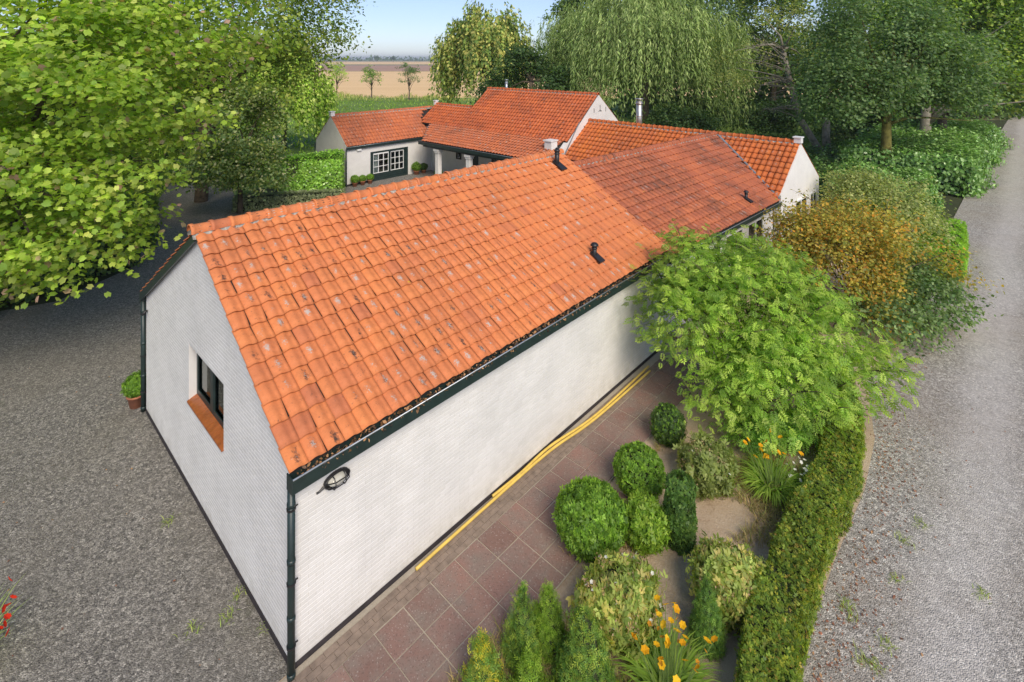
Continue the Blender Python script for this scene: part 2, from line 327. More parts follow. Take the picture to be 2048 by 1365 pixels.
for k in range(3):   # a sprig: three small leaves fanned out
    a = (k-1)*0.8; b = len(_sp); d = np.array([math.sin(a), math.cos(a)]); e = np.array([d[1], -d[0]]); L = 1-0.12*abs(k-1)
    for q in (d*0.08, d*0.55*L+e*0.20, d*L, d*0.55*L-e*0.20): _sp.append((q[0], q[1], 0.14*((k % 2)-0.5)+0.05*q[1]))
    _sf += [(b, b+1, b+2), (b, b+2, b+3)]
T_SPRIG = tpl(_sp, _sf)
_st = []; _sq = []
for k in range(5):   # a flat scale-leaf spray of a conifer
    y = 0.18*k; s_ = 1 if k % 2 else -1; L = 0.40*(1-0.12*k); b = len(_st)
    _st += [(0, y, 0), (s_*L*0.5, y+0.20, 0.02), (s_*L, y+0.42, -0.02), (s_*L*0.25, y+0.30, 0.0)]; _sq += [(b, b+1, b+2), (b, b+2, b+3)]
T_CONI = tpl(_st, _sq)
def norm(a): return a/np.maximum(np.linalg.norm(a, axis=1, keepdims=True), 1e-9)
def pal(cols, n, spread=0.15, w=None):
    """random colour from a palette, brightness jittered"""
    cols = np.array(cols, float); idx = rng.choice(len(cols), n, p=w); t = rng.random((n, 1))
    c = cols[idx]*(1-0.3*t)+cols[rng.integers(0, len(cols), n)]*0.3*t
    return np.clip(np.array([2.65, 2.45, 2.8])*c*(1+spread*rng.standard_normal((n, 1))), 0.004, 1)
def frames(nrm, n, tipdir=None):
    z = norm(nrm)
    if tipdir is None: r = rng.standard_normal((n, 3))
    else: r = tipdir
    y = norm(r-(r*z).sum(1, keepdims=True)*z); x = np.cross(y, z); return x, y, z
def leaves(name, P, nrm, size, T, col, mat, parent, tipdir=None, single=0, kind=None):
    n = len(P); x, y, z = frames(nrm, n, tipdir); tv, tf = T; k = len(tv)
    size = np.broadcast_to(size, (n,))
    loc = np.zeros(3)
    o_par = parent
    keep = np.ones(n, bool); singles = []
    if single:
        wp = P+np.array(world_of(parent)); d = np.linalg.norm(wp-np.array([0, 0, H]), axis=1)
        px = 1024+F*wp[:, 0]/np.maximum(wp[:, 1], .1); py = YH+F*(H-wp[:, 2])/np.maximum(wp[:, 1], .1)
        d = np.where((px > 0) & (px < 2048) & (py > 0) & (py < 1365), d, 1e6)
        singles = np.argsort(d)[:single]; keep[singles] = False
    Pk, xk, yk, zk, sk, ck = P[keep], x[keep], y[keep], z[keep], size[keep], col[keep]; m = len(Pk)
    V = Pk[:, None, :]+sk[:, None, None]*(tv[None, :, 0:1]*xk[:, None, :]+tv[None, :, 1:2]*yk[:, None, :]+tv[None, :, 2:3]*zk[:, None, :])
    Fc = (tf[None]+(np.arange(m)*k)[:, None, None]).reshape(-1, 3)
    o = mesh_np(name, V.reshape(-1, 3), Fc, mat, parent, np.repeat(ck, k, axis=0), smooth=True, kind=kind)
    if single:
        vs = []
        for q in range(8):
            c = col[singles[rng.integers(0, len(singles))]]; me = bpy.data.meshes.new('leaf')
            me.from_pydata(tv.tolist(), [], tf.tolist()); a = me.color_attributes.new('Col', 'FLOAT_COLOR', 'POINT')
            a.data.foreach_set('color', np.tile(np.append(c, 1), k).astype(np.float32)); me.materials.append(mat); vs.append(me)
        for i in singles:
            lo = bpy.data.objects.new('leaf', vs[int(rng.integers(0, 8))])
            s_ = size[i]; lo.matrix_local = Matrix(((x[i][0]*s_, y[i][0]*s_, z[i][0]*s_, P[i][0]), (x[i][1]*s_, y[i][1]*s_, z[i][1]*s_, P[i][1]), (x[i][2]*s_, y[i][2]*s_, z[i][2]*s_, P[i][2]), (0, 0, 0, 1)))
            link(lo, o)
    return o
def world_of(o): return o.location if o is not None else (0, 0, 0)
def vnoise(P, f, seed):
    r = np.random.default_rng(seed); a = np.zeros(len(P))
    for k in range(5):
        d = r.standard_normal(3)*f*(1+0.4*k); a += np.sin(P@d+r.random()*6.28)/(1+0.3*k)
    return a
def sphere_dirs(n):
    d = rng.standard_normal((n, 3)); return norm(d)
def crown_pts(lobes, ncl, per, rc, seed=1, gap=-0.9, shell=0.45, flat=0.6, gf=1.6):
    """leaf positions in clumps through the outer volume of several lobes"""
    L = np.array(lobes, float); wgt = L[:, 3]*L[:, 4]+L[:, 3]*L[:, 5]; wgt /= wgt.sum()
    idx = rng.choice(len(L), ncl, p=wgt); d = sphere_dirs(ncl); d[:, 2] = np.where(d[:, 2] < -0.6, -d[:, 2], d[:, 2])
    r = shell+(1-shell)*np.sqrt(rng.random((ncl, 1))); r *= 1+0.10*rng.standard_normal((ncl, 1))
    cc = L[idx, :3]+d*L[idx, 3:6]*r
    ok = vnoise(cc, gf/np.mean(L[:, 3]), seed) > gap; cc = cc[ok]; d = d[ok]; m = len(cc)
    off = rng.standard_normal((m*per, 3))*rc*np.array([1, 1, flat]); P = np.repeat(cc, per, 0)+off
    out = np.repeat(d, per, 0)
    tint = np.repeat(1+0.16*rng.standard_normal((m, 1)), per, 0)
    return P, out, tint, cc
def limbs(mb, top, targets, r0, droop=0.15):
    top = Vector(top)
    for tg in targets:
        tg = Vector(tg); mid = top.lerp(tg, 0.5)+Vector((random.uniform(-.12, .12), random.uniform(-.12, .12), droop))*(tg-top).length*0.6
        a = top.lerp(mid, 0.5)+Vector((random.uniform(-.05, .05), random.uniform(-.05, .05), 0.05))*(tg-top).length
        mb.tube([top-Vector((0, 0, r0*0.5)), a, mid, tg], [r0, r0*0.7, r0*0.42, r0*0.12], 6)
def tree(name, label, base, trunk, lobes, ncl, per, rc, lsize, T, cols, cat='tree', group=None, bark=None, mat=None, seed=1, gap=-0.9,
         shell=0.45, flat=0.6, up=0.55, nl=10, weights=None, single=0, r0=0.2, cname='crown', droop=0.12, extra=None, lr=0.45, gf=1.6):
    e = empty(name, base, 0, label, cat, group)
    P, out, tint, cc = crown_pts(lobes, ncl, per, rc, seed, gap, shell, flat, gf)
    keep = P[:, 2] > 0.03; P = P[keep]; out = out[keep]; tint = tint[keep]
    n = len(P); nr = out*0.45+np.array([0, 0, up])+rng.standard_normal((n, 3))*0.5
    col = np.clip(pal(cols, n, 0.13, weights)*tint, 0.003, 1)
    tb = MB()
    tp = [Vector(p) for p in trunk]; k = len(tp)
    tb.tube([tp[0]-Vector((0, 0, 0.15))]+tp, [r0*1.45]+[r0*(1.15-0.55*i/(k-1)) for i in range(k)], 9)
    sel = cc[rng.choice(len(cc), min(nl, len(cc)), replace=False)]
    limbs(tb, tp[-1], sel, r0*lr, droop)
    if k > 2: limbs(tb, tp[-2], sel[:nl//3][::-1]*np.array([1, 1, 0.85]), r0*lr*0.85, droop)
    if extra: extra(tb)
    tb.build('trunk' if r0 > 0.06 else 'stem', bark or BARK, e, True)
    leaves(cname, P, nr, lsize*(0.75+0.5*rng.random(n)), T, col, mat or LEAF, e, single=single)
    return e
# ------------------------------------------------------------------ the ground
def sheet(name, pts, z, mat, sub=0):
    return struct(MB().poly([(x, y, z) for x, y in pts]).build(name, mat))
sheet('ground', [(-4000, -300), (4000, -300), (4000, 6000), (-4000, 6000)], -0.10, PALE)
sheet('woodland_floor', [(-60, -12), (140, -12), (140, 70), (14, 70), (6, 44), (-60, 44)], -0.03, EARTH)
sheet('meadow', [(-160, 26), (-16, 26), (-16, 33), (40, 33), (62, 108), (-160, 112)], -0.014, MEADOW)
sheet('stubble_field', [(-900, 112), (-160, 112.2), (62, 108.2), (900, 104), (900, 338), (-900, 338)], -0.02, TAN)
sheet('ploughed_field', [(-2500, 342), (2500, 342), (2500, 650), (-2500, 650)], -0.02, BROWN)
sheet('field_margin', [(-2500, 337.9), (2500, 337.9), (2500, 342.1), (-2500, 342.1)], -0.012, MEADOW)
sheet('stubble_strip', [(-3500, 760), (3500, 760), (3500, 1500), (-3500, 1500)], -0.02, TAN)
sheet('gravel_yard', [(-60, -8), (2.2, -8), (2.2, 4.2), (12, 20), (6, 36), (-2, 42), (-5.9, 38.5), (-11.2, 33.4), (-13.4, 31.5), (-15.6, 29.6), (-18.4, 34), (-21.5, 41), (-25.5, 41), (-21.4, 32), (-18.9, 27), (-14.9, 20.8), (-15.4, 17.6), (-18, 16.2), (-60, 11)], 0.0, GRAV_Y)
LANE = [(1.2, 1.0), (2.9, 5.4), (3.9, 7.05), (5.2, 8.44), (6.7, 9.9), (7.8, 11.2), (9.0, 13.2), (11.6, 15.2), (13.4, 16.9), (15.6, 19.3), (17.8, 21.8), (21.6, 25.7), (37, 41), (61.5, 65), (140, 141)]
sheet('gravel_lane', [(1.2, -8)]+LANE+[(150, 131), (68, 59), (30, 20), (22, 2), (22, -8)], 0.004, GRAV_L)
sheet('garden_bed', [to_world(AA, 1.2, 6.9)[:2], to_world(AA, 14.5, 6.9)[:2], to_world(BB, 27, 8.5)[:2]]+[(x, y) for x, y in LANE[11:1:-1]]+[(2.2, 4.2), (-1.9, 3.6)], 0.008, SOIL)
# ------------------------------------------------------------------ roof tiles
def tile_tpl(w, g, amp, seg=7, variant=0):
    """one pantile: trough and roll, front lip, left edge; x across, y up the slope, z out"""
    r = np.random.default_rng(100+variant); L = g*1.16; lift = 0.034; th = 0.016
    gap0 = [0.001, 0.002, 0.022, 0.004, 0.030, 0.012, 0.001, 0.020][variant % 8]; gap1 = [0.001, 0.014, 0.002, 0.018, 0.004, 0.001, 0.003, 0.024][variant % 8]
    V = []; UV = []
    def prof(s): return amp*(0.5-0.5*math.cos(2*math.pi*((s+0.20) % 1.0)**1.25))
    for j, (y, gp) in enumerate(((0, gap0), (g*0.5, (gap0+gap1)/2), (L, gap1))):
        for i in range(seg+1):
            s = i/seg; x = s*(w-gp)
            V.append((x, y+r.uniform(-.002, .002), prof(s)+lift*(1-y/g)+0.004)); UV.append((s, y/L))
    n = seg+1
    for i in range(n): V.append((V[i][0], V[i][1]+0.004, V[i][2]-th)); UV.append((i/seg, 0.0))
    Fq = []
    for j in range(2):
        for i in range(seg): Fq.append((j*n+i, j*n+i+1, (j+1)*n+i+1, (j+1)*n+i))
    for i in range(seg): Fq.append((3*n+i, 3*n+i+1, i+1, i))
    b = len(V)   # side faces
    for i in (0, seg):
        for j in range(3): V.append((V[j*n+i][0], V[j*n+i][1], V[j*n+i][2]-th)); UV.append((i/seg, 0.5*j))
        o = len(V)-3
        for j in range(2): Fq.append((j*n+i, (j+1)*n+i, o+j+1, o+j) if i == 0 else (o+j, o+j+1, (j+1)*n+i, j*n+i))
    return np.array(V), np.array(Fq), np.array(UV)
TCACHE = {}
def tile_set(w, g, amp, mat, nvar=8):
    key = (round(w, 4), round(g, 4), amp, mat.name)
    if key not in TCACHE:
        ts = [tile_tpl(w, g, amp, variant=i) for i in range(nvar)]; ms = []
        for V, Fq, UV in ts:
            me = bpy.data.meshes.new('roof_tile'); me.from_pydata(V.tolist(), [], Fq.tolist()); l = me.uv_layers.new(name='UVMap')
            l.data.foreach_set('uv', UV[Fq.ravel()].astype(np.float32).ravel()); me.polygons.foreach_set('use_smooth', [i < 14 for i in range(len(Fq))]); me.materials.append(mat); me.update(); ms.append(me)
        TCACHE[key] = (ts, ms)
    return TCACHE[key]
def slope(roof, o, xd, up, width, length, w, g, mat, single=0, clip=None, amp=0.042, jit=1.0, deck=True, dclip=None):
    """cover one roof slope with tiles (coordinates local to the roof's thing)"""
    o = Vector(o); xd = Vector(xd).normalized(); up = Vector(up).normalized(); nz = xd.cross(up)
    nc = max(1, round(width/w)); w = width/nc; nr = max(1, round(length/g)); g = length/nr
    ts, ms = tile_set(w, g, amp, mat); M = roof_world(roof); items = []
    for j in range(nr):
        for i in range(nc):
            p = o+xd*(i*w)+up*(j*g); c = p+xd*w*.5+up*g*.5
            if clip and not clip(c): continue
            items.append((p, c, j, i))
    camv = Vector((0, 0, H))
    order = sorted(range(len(items)), key=lambda k: (M @ items[k][1]-camv).length if infr(M @ items[k][1]) else 1e6)
    sing = set(order[:single]); VV = []; FF = []; UU = []; nv = 0
    for k, (p, c, j, i) in enumerate(items):
        va = random.choice((0, 1, 2, 3, 4, 5, 6, 7, 0, 1, 6)); a = random.gauss(0, 0.007)*jit; b = random.gauss(0, 0.006)*jit
        x2 = (xd+up*a+nz*b).normalized(); y2 = (up-xd*a+nz*random.gauss(0, 0.006)*jit).normalized(); z2 = x2.cross(y2).normalized()
        q = p+up*random.gauss(0, 0.004)*jit+nz*random.uniform(0, 0.004)
        if k in sing:
            t = bpy.data.objects.new('roof_tile', ms[va]); t.matrix_local = Matrix(((x2[0], y2[0], z2[0], q[0]), (x2[1], y2[1], z2[1], q[1]), (x2[2], y2[2], z2[2], q[2]), (0, 0, 0, 1))); link(t, roof)
        else:
            V, Fq, UV = ts[va]; R = np.array([x2, y2, z2]); VV.append(V@R+np.array(q)); FF.append(Fq+nv); UU.append(UV); nv += len(V)
    if VV: mesh_np('roof_tile_field', np.concatenate(VV), np.concatenate(FF), mat, roof, uv=np.concatenate(UU), smooth=False, kind='stuff')
def roof_world(o):
    M = Matrix.Identity(4)
    while o is not None: M = Matrix.LocRotScale(o.location, o.rotation_euler, o.scale) @ M; o = o.parent
    return M
def infr(p):
    if p.y < 0.5: return False
    x = 1024+F*p.x/p.y; y = YH+F*(H-p.z)/p.y; return -30 < x < 2078 and -30 < y < 1395
def ridge(roof, a, b, mat, r=0.125, n=None, mortar=True, step=0.33):
    a = Vector(a); b = Vector(b); d = (b-a).normalized(); L = (b-a).length; n = n or round(L/step); l = L/n
    side = d.cross(Vector((0, 0, 1))).normalized(); up = Vector((0, 0, 1)); seg = 8
    V = []; UV = []
    for y, rr in ((-0.015, r*1.17), (0.04, r*1.19), (0.055, r*1.04), (l*0.6, r), (l+0.02, r*0.95)):
        for k in range(seg+1):
            th = math.pi*(k/seg)*1.1-0.05*math.pi; V.append((rr*math.cos(th), y, rr*math.sin(th)*0.95)); UV.append((k/seg*0.2, 0.95))
    n1 = seg+1; Fq = [(j*n1+k, j*n1+k+1, (j+1)*n1+k+1, (j+1)*n1+k) for j in range(4) for k in range(seg)]
    i0 = len(V)
    for k in range(n1): V.append((V[k][0]*0.86, V[k][1], V[k][2]*0.86)); UV.append((0, 1))
    Fq += [(i0+k, i0+k+1, k+1, k) for k in range(seg)]
    me = bpy.data.meshes.new('ridge_tile'); me.from_pydata(V, [], [tuple(reversed(f)) for f in Fq]); me.uv_layers.new(name='UVMap'); me.materials.append(mat)
    me.polygons.foreach_set('use_smooth', [True]*len(me.polygons)); me.update()
    for i in range(n):
        q = a+d*(i*l)+Vector((0, 0, random.gauss(0, 0.006))); y2 = (d+up*random.gauss(0, 0.012)+side*random.gauss(0, 0.01)).normalized(); x2 = y2.cross(up).normalized(); z2 = x2.cross(y2)
        t = bpy.data.objects.new('ridge_tile', me); t.matrix_local = Matrix(((x2[0], y2[0], z2[0], q[0]), (x2[1], y2[1], z2[1], q[1]), (x2[2], y2[2], z2[2], q[2]), (0, 0, 0, 1))); link(t, roof)
    if mortar:
        mb = MB(); m = int(L/0.06)
        for s in (1, -1):
            pts = []
            for i in range(m+1):
                p = a+d*(L*i/m); e = r*(1.12+0.22*random.random()); pts.append(((p+side*s*r*0.8+up*0.01), (p+side*s*e-up*(0.085+0.03*random.random()))))
            for i in range(m):
                q = [pts[i][0], pts[i+1][0], pts[i+1][1], pts[i][1]]; mb.poly(q if s > 0 else q[::-1])
            mb.build('ridge_mortar', CEMENT, roof); mb = MB()
def brick_tpl(l):
    h = 0.0545; e = 0.0035; d = 0.0030; q = 0.0008
    V = [(0, 0, 0), (l, 0, 0), (l, 0, h), (0, 0, h), (q, -d, e), (l-q, -d, e), (l-q, -d, h-e), (q, -d, h-e)]
    return np.array(V), np.array([(4, 5, 6, 7), (0, 1, 5, 4), (1, 2, 6, 5), (2, 3, 7, 6), (3, 0, 4, 7)])
def brick_face(wall, o, xd, L, ztop, holes=(), z0=0.10, single=0):
    """courses of painted bricks on a wall face; xd horizontal direction, outward = xd x up reversed"""
    o = Vector(o); xd = Vector(xd); outw = xd.cross(Vector((0, 0, 1))); items = []
    row = 0; z = z0
    while z < 5.2:
        x = -0.11*(row % 2)
        while x < L:
            a = max(x, 0); b = min(x+0.2165, L); segs = [(a, b)]
            for (h0, h1, g0, g1) in holes:
                if z+0.05 > g0 and z < g1:
                    ns = []
                    for s in segs:
                        if s[1] <= h0 or s[0] >= h1: ns.append(s)
                        else:
                            if s[0] < h0: ns.append((s[0], h0))
                            if s[1] > h1: ns.append((h1, s[1]))
                    segs = ns
            for s in segs:
                if s[1]-s[0] > 0.03 and z+0.0525 < min(ztop(s[0]), ztop(s[1])): items.append((s[0], z, s[1]-s[0]))
            x += 0.22
        z += 0.0625; row += 1
    M = roof_world(wall); camv = Vector((0, 0, H))
    full = [k for k, it in enumerate(items) if it[2] > 0.2]
    order = sorted(full, key=lambda k: (M @ (o+xd*items[k][0]+Vector((0, 0, items[k][1])))-camv).length if infr(M @ (o+xd*items[k][0]+Vector((0, 0, items[k][1])))) else 1e6)
    sing = set(order[:single]); V0, F0 = brick_tpl(0.2165)
    me = bpy.data.meshes.new('brick'); me.from_pydata(V0.tolist(), [], F0.tolist()); me.materials.append(PAINT); me.update()
    VV = []; FF = []; nv = 0; R = np.array([xd, -outw, (0, 0, 1)])
    for k, (x, z, l) in enumerate(items):
        q = o+xd*x+Vector((0, 0, z+random.gauss(0, 0.0008)))+outw*random.uniform(-0.0006, 0.0008)
        if k in sing:
            t = bpy.data.objects.new('brick', me); t.matrix_local = Matrix(((xd[0], -outw[0], 0, q[0]), (xd[1], -outw[1], 0, q[1]), (0, 0, 1, q[2]), (0, 0, 0, 1))); link(t, wall)
        else:
            V = V0.copy(); V[[1, 2], 0] = l; V[[5, 6], 0] = l-0.0008; VV.append(V@R+np.array(q)); FF.append(F0+nv); nv += 8
    mesh_np('brick_field', np.concatenate(VV), np.concatenate(FF), PAINT, wall, kind='stuff')
def gutter(parent, a, b, outv, mat=None, h=0.17, w=0.14, lip=True, name='gutter'):
    """open box gutter from a to b (top back edge), outv points away from the wall"""
    a = Vector(a); b = Vector(b); o = Vector(outv); t = 0.012; dz = Vector((0, 0, 1)); d = b-a
    sec = [(0, 0), (0, -h), (w, -h), (w, 0), (w-t, 0), (w-t, -h+t), (t, -h+t), (t, 0)]
    g = MB().prism([a+o*x+dz*z for x, z in sec], d).build(name, mat or GREEN, parent)
    if lip:
        MB().tube([a+o*(w+0.004)+dz*0.006, b+o*(w+0.004)+dz*0.006], 0.013, 6).build('gutter_lip', ZINC, g, True)
    return g
def downpipe(parent, x, y, z0, z1, r=0.045, off=None, brackets=True, dirv=(0, -1)):
    p = MB().tube([(x, y, z0), (x, y, z1)], r, 10)
    for z in np.arange(z0+0.05, z1, 0.75): p.tube([(x, y, z), (x, y, z+0.03), (x, y, z+0.06)], [r*1.1, r*1.16, r*1.1], 10)
    d = p.build('downpipe', GREEN, parent, True)
    if brackets:
        m = MB()
        for z in (z0+0.45, (z0+z1)/2, z1-0.3): m.tube([(x, y, z), (x, y, z+0.025)], r*1.22, 10); m.tube([(x, y, z+.012), (x-dirv[0]*0.09, y-dirv[1]*0.09, z+.012)], 0.01, 5)
        m.build('pipe_bracket', BLACK, d)
    return d
def thing(name, ang, u, v, label, cat, group=None): return empty(name, to_world(ang, u, v), ang, label, cat, group)
def flue(name, world, h, r, label, tilt_dir=None, pitch=0.0, mat=None, cowl='cone', skirt=True, group=None):
    e = empty(name, world, 0, label, 'flue', group); mat = mat or BLACK
    MB().tube([(0, 0, -0.12), (0, 0, h)], r, 14).build('pipe', mat, e, True)
    if cowl == 'cone':
        MB()._lathe([(0, h*1.30), (r*0.55, h*1.28), (r*0.9, h*1.16), (r*1.25, h*1.13), (r*1.3, h*1.02), (r*1.0, h*0.98)], (0, 0, 0), 14).build('cowl', mat, e, True)
        MB().tube([(0, 0, h*0.80), (0, 0, h*0.83), (0, 0, h*0.86)], [r*1.15, r*1.4, r*1.2], 14).build('collar', mat, e, True)
    elif cowl == 'cap':
        MB()._lathe([(0, h+0.10), (r*1.1, h+0.085), (r*1.85, h+0.035), (r*1.8, h+0.02), (r*1.0, h+0.03)], (0, 0, 0), 14).build('cowl', mat, e, True)
        MB().tube([(0, 0, h-0.06), (0, 0, h-0.03)], r*1.25, 14).build('collar', mat, e, True)
    elif cowl == 'steel':
        m = MB()
        for k in range(4): th = k*math.pi/2; m.tube([(r*.9*math.cos(th), r*.9*math.sin(th), h-.02), (r*.9*math.cos(th), r*.9*math.sin(th), h+.12)], 0.012, 5)
        m.build('cap_strut', mat, e); MB()._lathe([(0, h+0.15), (r*1.45, h+0.13), (r*1.45, h+0.09), (0, h+0.09)], (0, 0, 0), 16).build('cowl', mat, e, True)
        MB().tube([(0, 0, h-0.16), (0, 0, h-0.12)], r*1.35, 16).build('storm_collar', mat, e, True); MB().tube([(0, 0, h*0.55), (0, 0, h*0.58)], r*1.12, 16).build('pipe_clamp', mat, e, True)
    if skirt and tilt_dir:
        # flat flashing lying on the slope below the pipe
        d = Vector(tilt_dir).normalized(); s = d.cross(Vector((0, 0, 1))).normalized()
        dn = (d*math.cos(pitch)-Vector((0, 0, 1))*math.sin(pitch)); nn = s.cross(dn)
        if nn.z < 0: nn = -nn
        pts = [s*-1.5*r-dn*2.0*r, s*1.5*r-dn*2.0*r, s*1.9*r+dn*4.2*r, s*-1.9*r+dn*4.2*r]
        MB().prism([p+nn*0.035 for p in pts], nn*0.045).build('flashing', LEAD if mat is STEEL else BLACK, e)
    return e
# ------------------------------------------------------------------ front building (A)
A = thing('barn_wing', AA, 3.13, 6.88, 'long white brick wing with bright orange pantile roof and green box gutter', 'building')
LU, WV, RY, RZ, EZ, EY = 10.62, 7.52, 3.76, 5.08, 2.79, -0.14
PT = math.atan2(RZ-EZ, RY-EY); SL = math.hypot(RZ-EZ, RY-EY)
def zA(v): return EZ+(v-EY)*math.tan(PT) if v < RY else EZ+(2*RY-EY-v)*math.tan(PT)
HO = (2.55, 4.39, 1.74, 2.76)      # window opening in the gable
gw = MB(); X0, X1 = 0.0, 0.28
def gpoly(mb, pts): mb.prism([(X0, v, z) for v, z in pts], (X1-X0, 0, 0))
gpoly(gw, [(0, 0), (HO[0], 0), (HO[0], zA(HO[0])-.11), (0, zA(0)-.11)])
gpoly(gw, [(HO[0], 0), (HO[1], 0), (HO[1], HO[2]-.10), (HO[0], HO[2]-.10)])
gpoly(gw, [(HO[0], HO[3]), (HO[1], HO[3]), (HO[1], zA(HO[1])-.11), (RY, RZ-.11), (HO[0], zA(HO[0])-.11)])
gpoly(gw, [(HO[1], 0), (WV, 0), (WV, zA(WV)-.11), (HO[1], zA(HO[1])-.11)])
gwo = gw.build('gable_wall', MORTAR, A)
brick_face(gwo, (0, WV, 0), (0, -1, 0), WV, lambda x: zA(WV-x)-0.13, [(WV-HO[1], WV-HO[0], HO[2]-.09, HO[3])], single=150)
lw = MB().box(X1, LU, 0.0, 0.28, 0, zA(0.14)-.16).build('side_wall', MORTAR, A)
brick_face(lw, (0.0, 0, 0), (1, 0, 0), LU, lambda x: 2.62, single=150)
MB().box(X1, LU, WV-.28, WV, 0, zA(WV-.1)-.2).build('side_wall', PAINT_A, A)
MB().prism([(LU-.25, 0.28, 0), (LU-.25, WV-.28, 0), (LU-.25, WV-.28, zA(WV-.28)-.11), (LU-.25, RY, RZ-.11), (LU-.25, 0.28, zA(.28)-.11)], (.25, 0, 0)).build('gable_wall', PAINT_A, A)
MB().box(-.012, LU, -.012, 0.0, 0, .095).box(-.012, 0.0, 0.0, WV+.01, 0, .095).build('plinth', PLINTH, A)
def deckmesh(parent, pts, th=0.05): 
    p = [Vector(q) for q in pts]; n = (p[1]-p[0]).cross(p[2]-p[0]).normalized(); n = n if n.z > 0 else -n
    return MB().prism([q-n*0.022 for q in p], -n*th).build('roof_deck', DECK, parent)
roofA = MB().prism([(-.07, EY+.05, zA(EY+.05)-.025), (-.07, RY, RZ-.025), (-.07, 2*RY-EY-.05, zA(EY+.05)-.025), (-.07, 2*RY-EY-.05, zA(EY+.05)-.09), (-.07, RY, RZ-.09), (-.07, EY+.05, zA(EY+.05)-.09)], (LU+.2, 0, 0)).build('roof', DECK, A)
cp, sp_ = math.cos(PT), math.sin(PT)
slope(roofA, (-.11, EY, EZ-.02), (1, 0, 0), (0, cp, sp_), LU+.30, SL, 0.268, 0.323, R_A, single=300)
slope(roofA, (LU+.19, 2*RY-EY, EZ-.02), (-1, 0, 0), (0, -cp, sp_), LU+.30, SL, 0.268, 0.323, R_A)
ridge(roofA, (-.16, RY, RZ-.01), (LU+.22, RY, RZ-.01), R_A)
# verge board on the far rake
MB().prism([(-.10, RY, RZ-.05), (-.10, 2*RY-EY+.06, EZ-.05), (-.10, 2*RY-EY+.06, EZ-.25), (-.10, RY, RZ-.20)], (.035, 0, 0)).build('verge_board', GREEN, A)
gA = gutter(A, (-.10, -.075, 2.735), (LU+.12, -.075, 2.735), (0, -1, 0), h=0.19, w=0.15)
MB().box(-.105, -.09, -.235, -.06, 2.54, 2.75).build('gutter_end', GREEN, gA)
gutter(A, (LU+.1, WV+.06, 2.735), (-.08, WV+.06, 2.735), (0, 1, 0), h=0.17, w=0.13)
downpipe(A, -.055, -.085, 0.0, 2.56, 0.05, dirv=(-1, 0))
downpipe(A, -.04, WV+.10, 0.02, 2.58, 0.05, dirv=(0, 1))
MB().tube([(-.02, WV-.16, 2.42), (-.06, WV-.16, 2.42), (-.13, WV-.17, 2.36)], [.03, .028, .035], 8).build('wall_spout', BLACK, A, True)
# gable window
wm = MB(); fx = 0.13
wm.box(fx, fx+.07, HO[0], HO[1], HO[3]-.07, HO[3]).box(fx, fx+.07, HO[0], HO[1], HO[2]+.02, HO[2]+.10).box(fx, fx+.07, HO[0], HO[0]+.07, HO[2]+.1, HO[3]-.07).box(fx, fx+.07, HO[1]-.07, HO[1], HO[2]+.1, HO[3]-.07).box(fx-.02, fx+.07, 3.42, 3.54, HO[2]+.1, HO[3]-.07)
win = wm.build('window', GREEN, A)
for a, b in ((HO[0]+.07, 3.42), (3.54, HO[1]-.07)):
    MB().box(fx-.012, fx, a, a+.045, HO[2]+.1, HO[3]-.07).box(fx-.012, fx, b-.045, b, HO[2]+.1, HO[3]-.07).box(fx-.012, fx, a+.045, b-.045, HO[3]-.115, HO[3]-.07).box(fx-.012, fx, a+.045, b-.045, HO[2]+.1, HO[2]+.145).build('casement', GREEN, win)
    MB().box(fx+.025, fx+.031, a, b, HO[2]+.1, HO[3]-.07).build('pane', GLASS, win)
nS = 12; sw = (HO[1]-HO[0]+.02)/nS
for k in range(nS):
    a = HO[0]-.01+k*sw
    MB().prism([(-.035, a+.003, HO[2]-.055), (fx+.01, a+.003, HO[2]+.012), (fx+.01, a+.003, HO[2]-.03), (-.035, a+.003, HO[2]-.085)], (0, sw-.006, 0)).build('sill_tile', SILL, win)
MB().box(.21, .5, HO[0]-.1, HO[1]+.1, HO[2]+.03, HO[2]+.07).build('inner_sill', WHITE, win)
MB().box(.285, 2.4, HO[0]-.6, HO[0]-.55, 0.6, 3.1).box(.285, 2.4, HO[1]+.55, HO[1]+.6, 0.6, 3.1).box(2.4, 2.45, HO[0]-.6, HO[1]+.6, 0.6, 3.1).box(.285, 2.4, HO[0]-.6, HO[1]+.6, .55, .6).box(.285, 2.4, HO[0]-.6, HO[1]+.6, 3.1, 3.15).build('room', ROOM, A)
def at_A(x, y, z): return to_world(AA, 3.13+x, 6.88+y, z)
BLUE = plain('blue_plastic', (0.05, 0.16, 0.55), 0.35); MUST = plain('mustard_ceramic', (0.55, 0.33, 0.03), 0.4)
o = MB()._lathe([(0, 0), (.035, 0), (.037, .12), (.015, .16), (.015, .19), (.0, .19)], (0, 0, 0), 10).build('bottle', BLUE, None, True); o.location = at_A(.34, 4.05, HO[2]+.07); tag(o, 'small blue bottle on the sill inside the gable window', 'bottle')
o = MB()._lathe([(0, 0), (.05, 0), (.075, .07), (.06, .15), (.045, .17), (.05, .19), (0, .19)], (0, 0, 0), 12).build('jar', MUST, None, True); o.location = at_A(.36, 3.80, HO[2]+.07); tag(o, 'mustard yellow jar on the sill inside the gable window', 'jar')
